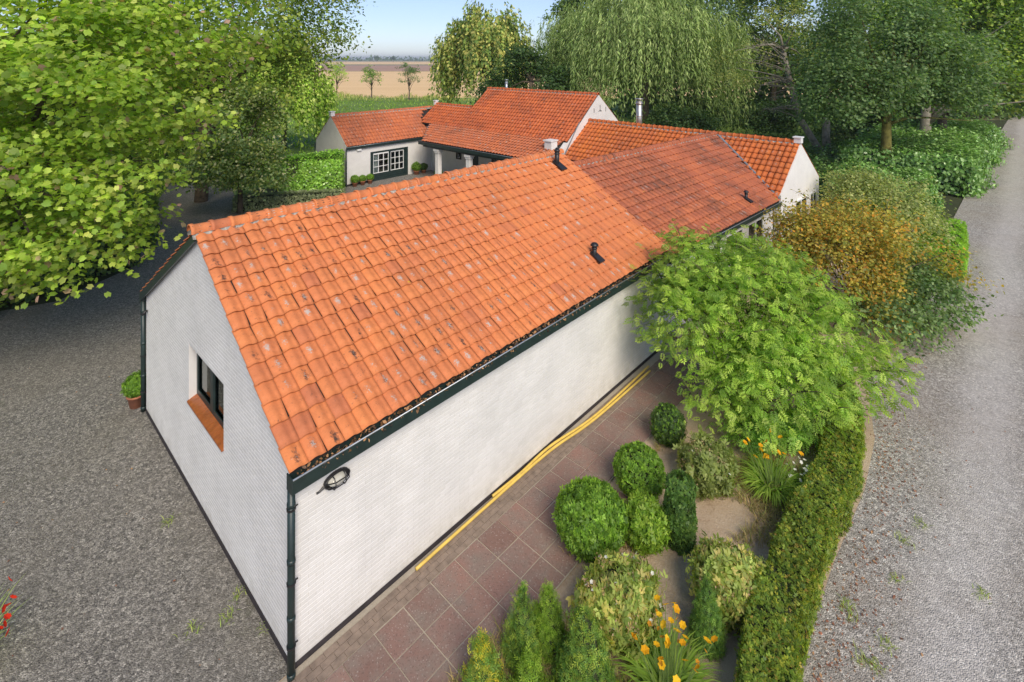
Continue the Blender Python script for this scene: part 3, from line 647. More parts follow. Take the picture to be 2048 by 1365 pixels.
# caged wall lamp
lp = empty('wall_lamp', at_A(.62, -.008, 2.25), AA, 'oval caged bulkhead lamp on the white side wall below the gutter', 'lamp'); lp.scale = (1.12, 1.12, 1.12)
MB().prism([(0.17*math.cos(t), 0, .085*math.sin(t)) for t in np.linspace(0, 2*math.pi, 16, endpoint=False)], (0, -.03, 0)).build('base_plate', BLACK, lp)
gm = MB(); K = 14
for j, (s, y) in enumerate(((1, -.03), (.92, -.075), (.6, -.105), (.05, -.115))):
    for k in range(K): th = 2*math.pi*k/K; gm.v.append((.125*s*math.cos(th), y, .06*s*math.sin(th)))
for j in range(3):
    for k in range(K): k2 = (k+1) % K; gm.f.append((j*K+k, j*K+k2, (j+1)*K+k2, (j+1)*K+k))
LGL = plain('lamp_glass', (0.55, 0.54, 0.47), 0.15, 0.1); gm.build('lamp_glass', LGL, lp, True)
cg = MB()
for zz in (-.032, .032): cg.tube([(-.165, -.03, zz*.6), (-.14, -.09, zz), (-.06, -.13, zz), (.06, -.13, zz), (.14, -.09, zz), (.165, -.03, zz*.6)], .007, 5)
for xx in (-.07, .07): cg.tube([(xx, -.03, -.08), (xx, -.10, -.07), (xx, -.137, -.02), (xx, -.137, .02), (xx, -.10, .07), (xx, -.03, .08)], .007, 5)
cg.tube([(.17*math.cos(t), -.05, .083*math.sin(t)) for t in np.linspace(0, 2*math.pi, 17)], .008, 5)
cg.build('cage', BLACK, lp); MB().tube([(-.17, -.02, -.02), (-.23, -.012, -.05), (-.26, -.008, -.05)], [.018, .012, .012], 6).build('cable_gland', BLACK, lp)
vd = to_world(AA, 0, -1)
def onroofA(u, v): return at_A(u, v, zA(v)+.02)
flue('roof_flue', onroofA(10.02, 3.30), 0.42, .075, 'tall black flue with ribbed cowl near the end of the orange ridge', vd, PT)
flue('vent_pipe', onroofA(7.97, .52), 0.26, .058, 'short black capped vent pipe low on the bright orange roof', vd, PT, cowl='cap')
# leaf litter in the gutter
n = 1500; P = np.column_stack([rng.random(n)*LU-.05, -.075-.145*rng.random(n)**0.8, 2.675+.05*rng.random(n)]); P[:, 2] += .03*(vnoise(P, 6, 3) > 0.6)
Pw = np.array([at_A(*p) for p in P])
o = leaves('leaf_litter', Pw, np.array([0, 0, 1.0])+rng.standard_normal((n, 3))*.6, .035+.045*rng.random(n), T_OVAL, pal([(.12, .07, .03), (.05, .035, .02), (.26, .16, .07), (.03, .025, .02)], n, .25), LEAF_M, None, kind='stuff')
tag(o, 'dead brown leaves filling the green gutter', 'leaf litter')
# ------------------------------------------------------------------ middle building (B) and cross wing (C), frame turned a little
B = thing('link_wing', BB, 13.7, 7.95, 'low white wing with weathered red-brown tile roof between two orange roofs', 'building')
ub0, vb0 = 13.7, 7.95
BE, BEZ, BR, BRZ = 7.67-vb0, 2.50, 11.57-vb0, 4.52
PB = math.atan2(BRZ-BEZ, BR-BE); SB = math.hypot(BRZ-BEZ, BR-BE); BL = 25.2-ub0
CE, CEZ, CR, CRZ = 22.35, 2.58, 25.0, 4.52      # eave u, z and ridge u, z of C
PC = math.atan2(CRZ-CEZ, CR-CE); SC = math.hypot(CRZ-CEZ, CR-CE); CG, CF = 7.72, 19.6   # gable v, far end v
def zB(v): return BRZ-abs(v-(BR+vb0))*math.tan(PB)
def zC(u): return CRZ-abs(u-CR)*math.tan(PC)
MB().box(-.2, 8.6, 0, .25, 0, 2.42).build('side_wall', PAINT_B, B)
MB().box(-.2, 8.6, 7.0, 7.25, 0, 2.42).build('side_wall', PAINT_B, B)
MB().prism([(.02, .25, 0), (.02, 7.0, 0), (.02, 7.0, zB(7+vb0)-.1), (.02, BR, BRZ-.1), (.02, .25, zB(.25+vb0)-.1)], (.2, 0, 0)).build('gable_wall', PAINT_B, B)
roofB = MB().prism([(-.12, BE+.04, zB(BE+vb0+.04)-.025), (-.12, BR, BRZ-.025), (-.12, 2*BR-BE, BEZ-.025), (-.12, 2*BR-BE, BEZ-.1), (-.12, BR, BRZ-.1), (-.12, BE+.04, zB(BE+vb0+.04)-.1)], (8.75, 0, 0)).build('roof', DECK, B)
deckmesh(roofB, [(8.63, BE+.04, BEZ-.0), (8.63, BR, BRZ), (CR-ub0, BR, BRZ)], 0.03)
clipB = lambda c: (c.x+ub0 < CE or zB(c.y+vb0) >= zC(c.x+ub0)-.02)
slope(roofB, (-.15, BE, BEZ-.02), (1, 0, 0), (0, math.cos(PB), math.sin(PB)), BL, SB, 0.245, 0.335, R_B, single=300, clip=clipB, amp=.036)
slope(roofB, (BL-.15, 2*BR-BE, BEZ-.02), (-1, 0, 0), (0, -math.cos(PB), math.sin(PB)), BL, SB, 0.245, 0.335, R_B, clip=clipB, amp=.036)
ridge(roofB, (-.1, BR, BRZ-.01), (CR-ub0-.05, BR, BRZ-.01), R_B)
gutter(B, (-.1, BE+.06, BEZ-.04), (CE-ub0-.02, BE+.06, BEZ-.04), (0, -1, 0), h=.15, w=.13)
downpipe(B, 3.55, -.07, 0, 2.1, .045); MB().tube([(3.55, -.2, 2.36), (3.55, -.2, 2.25), (3.55, -.07, 2.1), (3.55, -.07, 1.95)], .05, 8).build('gutter_outlet', GREEN, B, True)
def wall_window(parent, x0, x1, z0, z1, y, out=-1, frame=WHITE, bars=1, axis='x', depth=.06):
    """frame, panes and a black panel painted for the unlit room, set against a wall face"""
    m = MB(); t = .06
    def bx(a, b, c, d, q0, q1):
        lo, hi = sorted((y+out*q0, y+out*q1))
        if axis == 'x': m.box(a, b, lo, hi, c, d)
        else: m.box(lo, hi, a, b, c, d)
    bx(x0, x1, z1-t, z1, 0, depth); bx(x0, x1, z0, z0+t, 0, depth); bx(x0, x0+t, z0+t, z1-t, 0, depth); bx(x1-t, x1, z0+t, z1-t, 0, depth)
    for k in range(bars): c = x0+(x1-x0)*(k+1)/(bars+1); bx(c-.035, c+.035, z0+t, z1-t, 0, depth*.9)
    f = m.build('window', frame, parent)
    m = MB(); bx(x0+t, x1-t, z0+t, z1-t, .004, .012); m.build('dark_backing', BLACK, f)  # black sheet behind the glass, painted darkness in place of a room
    for k in range(bars+1):
        a = x0+t+(x1-x0-2*t)*k/(bars+1); b = x0+t+(x1-x0-2*t)*(k+1)/(bars+1); m = MB(); bx(a, b, z0+t, z1-t, .024, .030); m.build('pane', GLASS, f)
    return f
for a in (4.1, 6.0): wall_window(B, a, a+1.5, .9, 2.05, 0)
valley = [(CE-ub0, BE+.02, BEZ), ((CE+CR)/2-ub0, (BE+BR)/2, (BEZ+BRZ)/2), (CR-ub0, BR, BRZ)]
MB().tube([(x, y, z+.045) for x, y, z in valley], .05, 6).build('valley_flashing', LEAD, roofB)
def at_B(u, v, z): return to_world(BB, u, v, z)
flue('vent_pipe', at_B(20.3, 8.2, zB(8.2)+.02), .27, .055, 'short black capped vent pipe low on the weathered red-brown roof', to_world(BB, 0, -1), PB, cowl='cap')
Cw = thing('cross_wing', BB, CE+.2, CG, 'white rendered wing with orange tile roof and kneeler stone at the gable', 'building')
cu0 = CE+.2
gc = MB(); gc.prism([(0, 0, 0), (2*(CR-CE)-.4, 0, 0), (2*(CR-CE)-.4, 0, zC(2*CR-CE-.2)-.07), (CR-cu0, 0, CRZ-.07), (0, 0, zC(cu0)-.07)], (0, .28, 0)); gc.build('gable_wall', RENDER, Cw)
MB().box(0, .25, 7.5, CF-CG, 0, 2.5).build('side_wall', PAINT_B, Cw)
MB().box(2*(CR-CE)-.65, 2*(CR-CE)-.4, .28, CF-CG, 0, 2.5).build('side_wall', PAINT_B, Cw)
roofC = MB().prism([(CE-cu0+.04, .08, CEZ-.0), (CR-cu0, .08, CRZ-.03), (2*CR-CE-cu0-.04, .08, CEZ-.0), (2*CR-CE-cu0-.04, .08, CEZ-.08), (CR-cu0, .08, CRZ-.11), (CE-cu0+.04, .08, CEZ-.08)], (0, CF-CG-.08, 0)).build('roof', DECK, Cw)
clipC = lambda c: zC(c.x+cu0) >= zB(c.y+CG)-.03 or c.y+CG < 7.62
slope(roofC, (CE-cu0, CF-CG, CEZ-.02), (0, -1, 0), (math.cos(PC), 0, math.sin(PC)), CF-CG-.02, SC, .25, .325, R_C, single=300, clip=clipC, amp=.04)
slope(roofC, (2*CR-CE-cu0, .02, CEZ-.02), (0, 1, 0), (-math.cos(PC), 0, math.sin(PC)), CF-CG-.02, SC, .25, .325, R_C, amp=.04)
ridge(roofC, (CR-cu0, .28, CRZ-.01), (CR-cu0, CF-CG, CRZ-.01), R_C)
MB().box(CR-cu0-.13, CR-cu0+.13, -.03, .26, CRZ-.03, CRZ+.20).box(CR-cu0-.18, CR-cu0+.18, -.06, .30, CRZ+.20, CRZ+.25).build('kneeler_stone', WHITE, Cw)
gutter(Cw, (CE-cu0+.04, CF-CG, CEZ-.06), (CE-cu0+.04, 7.6, CEZ-.06), (-1, 0, 0), h=.14, w=.12)
wall_window(Cw, 1.55, 3.1, .9, 2.1, 0, bars=1)
wall_window(Cw, 3.5, 4.4, .9, 2.1, 0, bars=1)
st = at_B(CR+1.0, 16.55, zC(CR+1.0))
flue('steel_chimney', st, 2.0, .17, 'stainless steel chimney pipe rising behind the orange ridge', mat=STEEL, cowl='steel', skirt=False)
# ------------------------------------------------------------------ main house (D) with veranda roof and its low extension
du0, dv0 = 24.2, 17.8
D = thing('main_house', AA, du0, dv0, 'main white house with high steep red tile roof and pillared veranda', 'building')
DU, DZ, KU, KZ, TU, TZ = 27.2-du0, 6.02, 24.0-du0, 3.46, 21.75-du0, 2.66
DV1, DV2 = 27.4-dv0, 31.6-dv0
PD = math.atan2(DZ-KZ, DU-KU); SD = math.hypot(DZ-KZ, DU-KU); PV = math.atan2(KZ-TZ, KU-TU); SV = math.hypot(KZ-TZ, KU-TU)
def zD(x): return DZ-abs(x-DU)*math.tan(PD)
GZ = 4.75; GX = DU-(DZ-GZ)/math.tan(PD)
MB().prism([(KU-1.0, 0, 0), (2*DU-KU+.4, 0, 0), (2*DU-KU+.4, 0, zD(2*DU-KU+.4)-.06), (DU, 0, DZ-.06), (KU-1.0, 0, zD(KU-1.0)-.06)], (0, .3, 0)).build('gable_wall', PAINT_A, D)
MB().box(0, .25, .3, DV2, 0, 3.2).build('front_wall', PAINT_A, D)
MB().prism([(.25, DV1-.3, 3.2), (2*DU-.2, DV1-.3, 3.2), (2*DU-.2, DV1-.3, zD(2*DU-.2)-.1), (DU, DV1-.3, DZ-.1), (.25, DV1-.3, zD(.25)-.1)], (0, .25, 0)).build('gable_wall', PAINT_A, D)
MB().box(2*DU-.2, 2*DU+.05, .3, DV2, 0, 3.2).build('rear_wall', PAINT_A, D)
roofD = MB().prism([(KU, .05, KZ-.03), (DU, .05, DZ-.03), (2*DU-KU, .05, KZ-.03), (2*DU-KU, .05, KZ-.11), (DU, .05, DZ-.11), (KU, .05, KZ-.11)], (0, DV1-.05, 0)).build('roof', DECK, D)
slope(roofD, (KU, DV1+.08, KZ-.02), (0, -1, 0), (math.cos(PD), 0, math.sin(PD)), DV1+.04, SD, .25, .315, R_D, amp=.04)
slope(roofD, (2*DU-KU, .04, KZ-.02), (0, 1, 0), (-math.cos(PD), 0, math.sin(PD)), DV1+.04, SD, .25, .315, R_D, amp=.04)
ridge(roofD, (DU, .05, DZ-.01), (DU, DV1+.1, DZ-.01), R_D, .11)
# low extension running on from the steep slope
SG = math.hypot(GZ-KZ, GX-KU)
roofG = MB().prism([(KU, DV1, KZ-.03), (GX, DV1, GZ-.03), (2*GX-KU, DV1, KZ-.03), (2*GX-KU, DV1, KZ-.1), (GX, DV1, GZ-.1), (KU, DV1, KZ-.1)], (0, DV2-DV1, 0)).build('extension_roof', DECK, D)
def zE(v): return 4.42-abs(v-32.45)*math.tan(math.radians(41.5))
slope(roofG, (KU, DV2, KZ-.02), (0, -1, 0), (math.cos(PD), 0, math.sin(PD)), DV2-DV1-.08, SG, .25, .315, R_D, clip=lambda c: c.y+dv0 < 30.3 or zD(c.x) > zE(c.y+dv0), amp=.04)
slope(roofG, (2*GX-KU, DV1+.1, KZ-.02), (0, 1, 0), (-math.cos(PD), 0, math.sin(PD)), DV2-DV1-.1, SG, .25, .315, R_D, amp=.04)
ridge(roofG, (GX, DV1+.1, GZ-.01), (GX, DV2, GZ-.01), R_D, .11)
MB().box(GX-.13, GX+.13, DV2-.1, DV2+.15, GZ-.1, GZ+.2).box(GX-.17, GX+.17, DV2-.14, DV2+.19, GZ+.2, GZ+.25).build('kneeler_stone', WHITE, D)
MB().prism([(KU+.2, DV2-.25, 0), (2*GX-KU-.2, DV2-.25, 0), (2*GX-KU-.2, DV2-.25, KZ), (GX, DV2-.25, GZ-.05), (KU+.2, DV2-.25, KZ)], (0, .2, 0)).build('gable_wall', PAINT_A, D)
# veranda
TV1 = 28.4-dv0
roofV = MB().prism([(TU+.03, .35, TZ-.03), (KU, .35, KZ-.03), (KU, .35, KZ-.1), (TU+.03, .35, TZ-.1)], (0, TV1-.35, 0)).build('veranda_roof', DECK, D)
slope(roofV, (TU, TV1+2.0, TZ-.02), (0, -1, 0), (math.cos(PV), 0, math.sin(PV)), TV1+2.0-.35, SV, .245, .30, R_E, amp=.045, jit=1.6, clip=lambda c: c.y < TV1+(c.x-TU)/(KU-TU)*2.0)
MB().prism([(TU+.03, TV1, TZ-.03), (KU, TV1, KZ-.03), (KU, TV1+2.0, KZ-.03)], (0, 0, -.06)).build('lead_apron', LEAD, roofV)
gutter(D, (TU+.04, TV1+.25, TZ-.05), (TU+.04, .3, TZ-.05), (-1, 0, 0), h=.20, w=.12)
MB().box(TU+.15, TU+.35, .4, TV1, 2.25, 2.48).build('beam', GREEN, D)
for v in (26.9, 23.9, 20.9, 18.6):
    y = v-dv0; x = TU+.25
    c = MB().box(x-.15, x+.15, y-.15, y+.15, .25, 2.0).build('pillar', RENDER, D)
    MB().box(x-.2, x+.2, y-.2, y+.2, 2.0, 2.12).box(x-.24, x+.24, y-.24, y+.24, 2.12, 2.25).build('capital', RENDER, c)
    MB().box(x-.2, x+.2, y-.2, y+.2, 0, .25).build('pillar_base', RENDER, c)
MB().box(-.05, -.004, 7.6, 8.6, 0, 2.15).build('door', GREEN, D); wall_window(D, 5.0, 6.3, .9, 2.1, 0, axis='y', frame=GREEN); wall_window(D, 9.3, 9.8, 1.2, 2.0, 0, axis='y', frame=BLACK, bars=0); wall_window(D, 2.0, 3.6, .9, 2.1, 0, axis='y', frame=GREEN)
MB().box(-1.28, -.74, .35, .84, 2.4, 3.54).box(-1.34, -.68, .31, .90, 3.54, 3.61).build('masonry_stack', RENDER, D)
# gable dressings: slits and wall anchor
for x, z in ((DU-.55, 5.05), (DU+.75, 5.05), (DU-1.6, 4.1)): MB().box(x-.02, x+.02, -.012, -.002, z-.14, z+.14).build('vent_slit', BLACK, D)
MB().tube([(DU+.1, -.02, 5.35), (DU+.1, -.02, 4.95)], .014, 5).tube([(DU-.08, -.02, 4.97), (DU+.1, -.02, 5.02), (DU+.28, -.02, 4.97)], .014, 5).build('wall_anchor', BLACK, D)
MB().prism([(CE-du0+1.0, -.03, 2.3), (DU-2.1, -.03, 4.45), (DU-2.1, -.03, 4.52), (CE-du0+.9, -.03, 2.38)], (0, .02, 0)).build('flashing', LEAD, D)
flue('small_chimney', to_world(AA, 27.6, 26.0, 5.6), .95, .10, 'small grey chimney pipe behind the high red ridge', mat=ZINC, cowl='steel', skirt=False)
# ------------------------------------------------------------------ garden room (E)
eu0, ev0 = 17.33, 30.45
E_ = thing('garden_room', AA, eu0, ev0, 'low white garden room with mottled brown tile roof and sliding glass doors', 'building')
EW, ERZ, EEZ, EEY = 4.0, 4.42, 2.56, -.11; ER = 2.0
PE = math.atan2(ERZ-EEZ, ER-EEY); SE = math.hypot(ERZ-EEZ, ER-EEY)
def zEl(y): return ERZ-abs(y-ER)*math.tan(PE)
MB().prism([(0, 0, 0), (0, EW, 0), (0, EW, zEl(EW)-.06), (0, ER, ERZ-.06), (0, 0, zEl(0)-.06)], (.28, 0, 0)).build('gable_wall', PAINT_A, E_)
fw = MB(); D0, D1, DT = 1.78, 4.80, 1.98
fw.box(.28, D0, 0, .26, 0, 2.5).box(D1, 7.3, 0, .26, 0, 2.5).box(D0, D1, 0, .26, DT, 2.5); fw.build('front_wall', PAINT_A, E_)
MB().box(.28, 9, EW-.25, EW, 0, 2.5).build('rear_wall', PAINT_A, E_)
MB().box(.3, 6.6, 3.4, 3.45, 0, 2.5).box(6.55, 6.6, .3, 3.4, 0, 2.5).box(.3, 6.6, .3, 3.4, 2.5, 2.55).build('room', ROOM, E_)
m = MB()
for k in range(44): m.box(.1+k*.15, .18+k*.15, -.03, 0, 2.36, 2.42)
m.box(.1, 6.7, -.02, 0, 2.42, 2.47); m.build('dentil_course', RENDER, E_)
roofE = MB().prism([(.05, EEY+.04, zEl(EEY+.04)-.03), (.05, ER, ERZ-.03), (.05, 2*ER-EEY, EEZ-.03), (.05, 2*ER-EEY, EEZ-.1), (.05, ER, ERZ-.1), (.05, EEY+.04, zEl(EEY+.04)-.1)], (8.0, 0, 0)).build('roof', DECK, E_)
clipE = lambda c: zEl(c.y) > zD(c.x+eu0-du0)-.02 or c.x+eu0 < 24.1
slope(roofE, (.0, EEY, EEZ-.02), (1, 0, 0), (0, math.cos(PE), math.sin(PE)), 9.6, SE, .245, .31, R_E, clip=clipE, amp=.045, jit=1.6)
slope(roofE, (9.6, 2*ER-EEY, EEZ-.02), (-1, 0, 0), (0, -math.cos(PE), math.sin(PE)), 9.6, SE, .245, .31, R_E, amp=.045)
ridge(roofE, (.25, ER, ERZ-.01), (8.6, ER, ERZ-.01), R_E, .11)
MB().box(-.04, .24, ER-.14, ER+.14, ERZ-.05, ERZ+.22).box(-.08, .28, ER-.18, ER+.18, ERZ+.22, ERZ+.27).build('kneeler_stone', WHITE, E_)
gutter(E_, (-.02, EEY+.06, EEZ-.04), (6.3, EEY+.06, EEZ-.04), (0, -1, 0), h=.17, w=.11)
downpipe(E_, -.03, -.08, 0, 2.4, .045, brackets=False); downpipe(E_, -.03, EW+.07, 0, 2.4, .045, brackets=False)
MB().box(-.015, 0, .0, EW, 0, .12).box(0, D0, -.015, 0, 0, .12).build('plinth', PLINTH, E_)
MB().box(.75, 1.05, -.12, 0, 2.2, 2.32).build('floodlight', WHITE, E_)
sd = MB().box(D0, D1, -.02, .12, DT-.12, DT).box(D0, D0+.12, -.02, .12, 0, DT-.12).box(D1-.22, D1, -.02, .12, 0, DT-.12).box(D0+.12, D1-.22, -.02, .12, 0, .10).build('sliding_door', GREEN, E_)
mid = (D0+D1)/2-.05
for a, b, y in ((D0+.12, mid+.06, .0), (mid-.06+.12, D1-.22, .05)):
    lf = MB().box(a, b, y, y+.05, .10, .50).box(a, b, y-.01, y, .18, .24).box(a, b, y-.01, y, .32, .38).box(a, a+.1, y, y+.05, .5, DT-.12).box(b-.1, b, y, y+.05, .5, DT-.12).build('door_leaf', GREEN, sd)
    x0, x1, z0, z1 = a+.1, b-.1, .5, DT-.12; m = MB()
    m.box(x0, x1, y-.005, y+.03, z1-.10, z1).box(x0, x1, y-.005, y+.03, z0, z0+.04).box(x0, x0+.03, y-.005, y+.03, z0+.04, z1-.1).box(x1-.03, x1, y-.005, y+.03, z0+.04, z1-.1)
    for k in (1, 2): m.box(x0+(x1-x0)*k/3-.02, x0+(x1-x0)*k/3+.02, y-.004, y+.029, z0+.04, z1-.1); m.box(x0+.03, x1-.03, y-.003, y+.028, z0+(z1-z0-.1)*k/3, z0+(z1-z0-.1)*k/3+.035)
    m.build('glazing_bar', WHITE, sd)
    for i in range(3):
        for k in range(3): MB().box(x0+(x1-x0)*i/3, x0+(x1-x0)*(i+1)/3, y+.030, y+.034, z0+(z1-z0-.1)*k/3, z0+(z1-z0-.1)*(k+1)/3).build('pane', GLASS, sd)
def at_E(x, y, z=0): return to_world(AA, eu0+x, ev0+y, z)
ct = MB()
for k in range(10): ct.tube([(D0+.2+.06*k, .28+.03*(k % 2), .05), (D0+.2+.06*k, .28+.03*(k % 2), 1.9)], .035, 6)
o = ct.build('curtain', WHITE, None); o.location = to_world(AA, eu0, ev0); o.rotation_euler = (0, 0, AA); tag(o, 'white curtain hanging inside the sliding glass door', 'curtain')
tb = empty('table', at_E(3.0, 1.6), AA, 'brown wooden table in the room behind the sliding doors', 'table')
MB().box(-.8, .8, -.45, .45, .70, .75).build('table_top', WOOD, tb)
for sx in (-.7, .7):
    for sy in (-.36, .36): MB().box(sx-.04, sx+.04, sy-.04, sy+.04, 0, .70).build('leg', WOOD, tb)
# ------------------------------------------------------------------ paving, border bricks, pipes
pm = MB()
for v0, v1, u1 in ((5.44, 6.86, 13.65), (4.94, 5.439, 8.62)): pm.prism([to_world(AA, 1.6, v1, .010), to_world(AA, 1.6, v0, .010), to_world(AA, u1, v0, .010), to_world(AA, u1, v1, .010)], (0, 0, .017))
pat = struct(pm.build('patio', JOINT))
sm = MB(); sm.prism([(.009, .009, 0), (.491, .009, 0), (.491, .491, 0), (.009, .491, 0)], (0, 0, .016)); s0 = None
n_ = len(sm.v); sm.v += [(.013, .013, .020), (.487, .013, .020), (.487, .487, .020), (.013, .487, .020)]; sm.f.pop(1); sm.f += [(8, 9, 10, 11), (4, 5, 9, 8), (5, 6, 10, 9), (6, 7, 11, 10), (7, 4, 8, 11)]
s0 = sm.build('paving_slab', SLAB, pat); sme = s0.data; bpy.data.objects.remove(s0)
for r_, v in enumerate((5.95, 5.45, 4.95)):
    for k in range(24):
        u = 1.61+.5*k
        if r_ == 2 and k > 13: continue
        t = bpy.data.objects.new('paving_slab', sme); t.location = to_world(AA, u, v, .018+random.uniform(-.002, .003)); t.rotation_euler = (random.gauss(0, .004), random.gauss(0, .004), AA+random.gauss(0, .004)); link(t, pat)
bm_ = MB().box(.003, .197, .003, .097, 0, .02).build('border_brick', BORDER, pat); bme = bm_.data; bpy.data.objects.remove(bm_)
for k in range(58):
    for q in range(3):
        if q == 2 and k > 50: continue
        t = bpy.data.objects.new('border_brick', bme); t.location = to_world(AA, 1.7+.2*k+.1*(q % 2), 6.46+.102*q, .020+random.uniform(-.003, .002)); t.rotation_euler = (0, 0, AA+random.gauss(0, .01)); link(t, pat)
for k, (pts, lab) in enumerate((([(832, 1139), (985, 1002), (1100, 902), (1190, 838), (1300, 742)], 'longer yellow plastic pipe lying along the paving by the white wall'), ([(985, 993), (1040, 948), (1100, 893), (1192, 830), (1297, 733)], 'shorter yellow plastic pipe lying against the wall beside a longer one'))):
    P = [Vector(G(x, y, .065)) for x, y in pts]; m = MB(); path = []
    for i in range(len(P)-1):
        p0, p1, p2, p3 = P[max(i-1, 0)], P[i], P[i+1], P[min(i+2, len(P)-1)]
        for s in np.linspace(0, 1, 8, endpoint=False): path.append(.5*((2*p1)+(-p0+p2)*s+(2*p0-5*p1+4*p2-p3)*s*s+(-p0+3*p1-3*p2+p3)*s**3))
    path.append(P[-1]); m.tube(path, .026, 8)
    tag(m.build('yellow_pipe', YELLOW, None, True), lab, 'pipe')
# ------------------------------------------------------------------ trees
MAPLE = [(0.14, 0.22, 0.025), (0.09, 0.16, 0.02), (0.19, 0.26, 0.035), (0.225, 0.275, 0.06), (0.20, 0.13, 0.10)]
OAK = [(0.07, 0.125, 0.018), (0.11, 0.16, 0.022), (0.15, 0.18, 0.03), (0.045, 0.09, 0.015)]
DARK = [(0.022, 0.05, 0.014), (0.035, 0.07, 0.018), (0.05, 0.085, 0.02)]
MIDG = [(0.05, 0.10, 0.028), (0.075, 0.125, 0.035), (0.10, 0.15, 0.05), (0.04, 0.08, 0.025)]
LIME = [(0.16, 0.26, 0.03), (0.21, 0.29, 0.045), (0.12, 0.21, 0.025)]
PALEG = [(0.22, 0.25, 0.10), (0.15, 0.20, 0.07), (0.30, 0.31, 0.15), (0.09, 0.14, 0.04)]
tree('maple_tree', 'large light green maple with broad lobed leaves beside the grey gravel yard', (-16.2, 15.6, 0), [(0, 0, 0), (.1, 0, 2.2), (.2, .1, 4.4)],
     [(2.0, -1.4, 8.2, 5.6, 4.6, 4.2), (4.4, -1.8, 6.9, 4.0, 3.2, 2.9), (3.4, -2.0, 4.6, 3.8, 2.9, 1.9), (-1.5, -1.6, 6, 4.5, 3.2, 3.4), (5.2, .1, 9.5, 4.0, 3.6, 2.8), (1.0, -2.5, 3.2, 3.8, 2.2, 1.5), (4.4, -2.0, 3.4, 2.2, 1.8, 1.2), (0, -3.0, 5.2, 3.4, 2, 2)],
     3600, 23, .30, .135, T_MAPLE, MAPLE, gf=4.0, flat=.45, weights=[.36, .27, .24, .10, .03], up=.8, single=300, r0=.26, nl=26, shell=.45, seed=3, gap=-.45)
tree('oak_tree', 'tall spreading oak behind the maple with small olive leaves', (-17.9, 30, 0), [(0, 0, 0), (.2, 0, 3), (.4, 0, 5.5)],
     [(0, 0, 10.5, 7.2, 5, 5), (4.4, -.5, 10, 4.6, 4, 3.6), (2.6, 0, 7.2, 4.2, 3.6, 2.2), (-4, 0, 8, 5, 4, 4), (5.6, -.5, 13, 3.6, 3, 3)],
     1700, 30, .48, .21, T_SIMPLE, OAK+[(.14, .2, .03)], up=.6, r0=.32, nl=18, seed=5, gap=-1.0)
tree('forked_tree', 'young tree with forked trunk and yellow-green leaves beside the gravel path', G(262, 424), [(0, 0, 0), (.3, 0, .9), (.55, 0, 1.8)],
     [(.6, 0, 3.6, 2.6, 2.4, 1.9), (1.8, -.5, 3.0, 1.8, 1.8, 1.2), (-1.2, 0, 3.6, 2.0, 2, 1.6)], 240, 20, .34, .15, T_OVAL, LIME+OAK, r0=.14, seed=8, gap=-.6,
     extra=lambda tb: tb.tube([(.3, 0, .8), (.9, -.1, 1.5), (1.6, -.2, 2.4), (2.0, -.2, 3.2)], [.10, .09, .07, .03], 7))
tree('silverleaf_tree', 'bushy tree with pale grey-green leaf clumps beside the clipped laurel block', (-14.4, 27.6, 0), [(0, 0, 0), (0, 0, 1.3), (.1, 0, 2.4)],
     [(0, 0, 3.9, 2.3, 2.1, 2.2), (-.9, -.5, 2.4, 1.7, 1.5, 1.5), (1.0, -.6, 2.3, 1.8, 1.6, 1.6), (.2, .4, 5.4, 1.8, 1.7, 1.5)], 900, 26, .26, .17, T_SIMPLE, PALEG+OAK+MIDG, r0=.13, seed=11, gap=-1.0)
for (x, y, s, sd, lab) in ((-29, 37, 1.0, 21, 'broad dark green tree at the far end of the gravel path'), (-38, 30, 1.05, 22, 'dense green tree in the dark behind the maple'), (-24.5, 25.5, .75, 23, 'low spreading green tree left of the forked trunk')):
    tree('broadleaf_tree', lab, (x, y, 0), [(0, 0, 0), (.1, 0, 2*s), (.1, .1, 4*s)], [(0, 0, 7*s, 6*s, 5*s, 5*s), (3*s, -1, 4.5*s, 4*s, 4*s, 3*s), (-3*s, -1, 4.5*s, 4*s, 4*s, 3*s), (0, -2, 2.5*s, 4.5*s, 3*s, 2*s)], 700, 26, .55, .32, T_SIMPLE, OAK+MIDG+LIME, r0=.28*s, seed=sd, gap=-1.2)
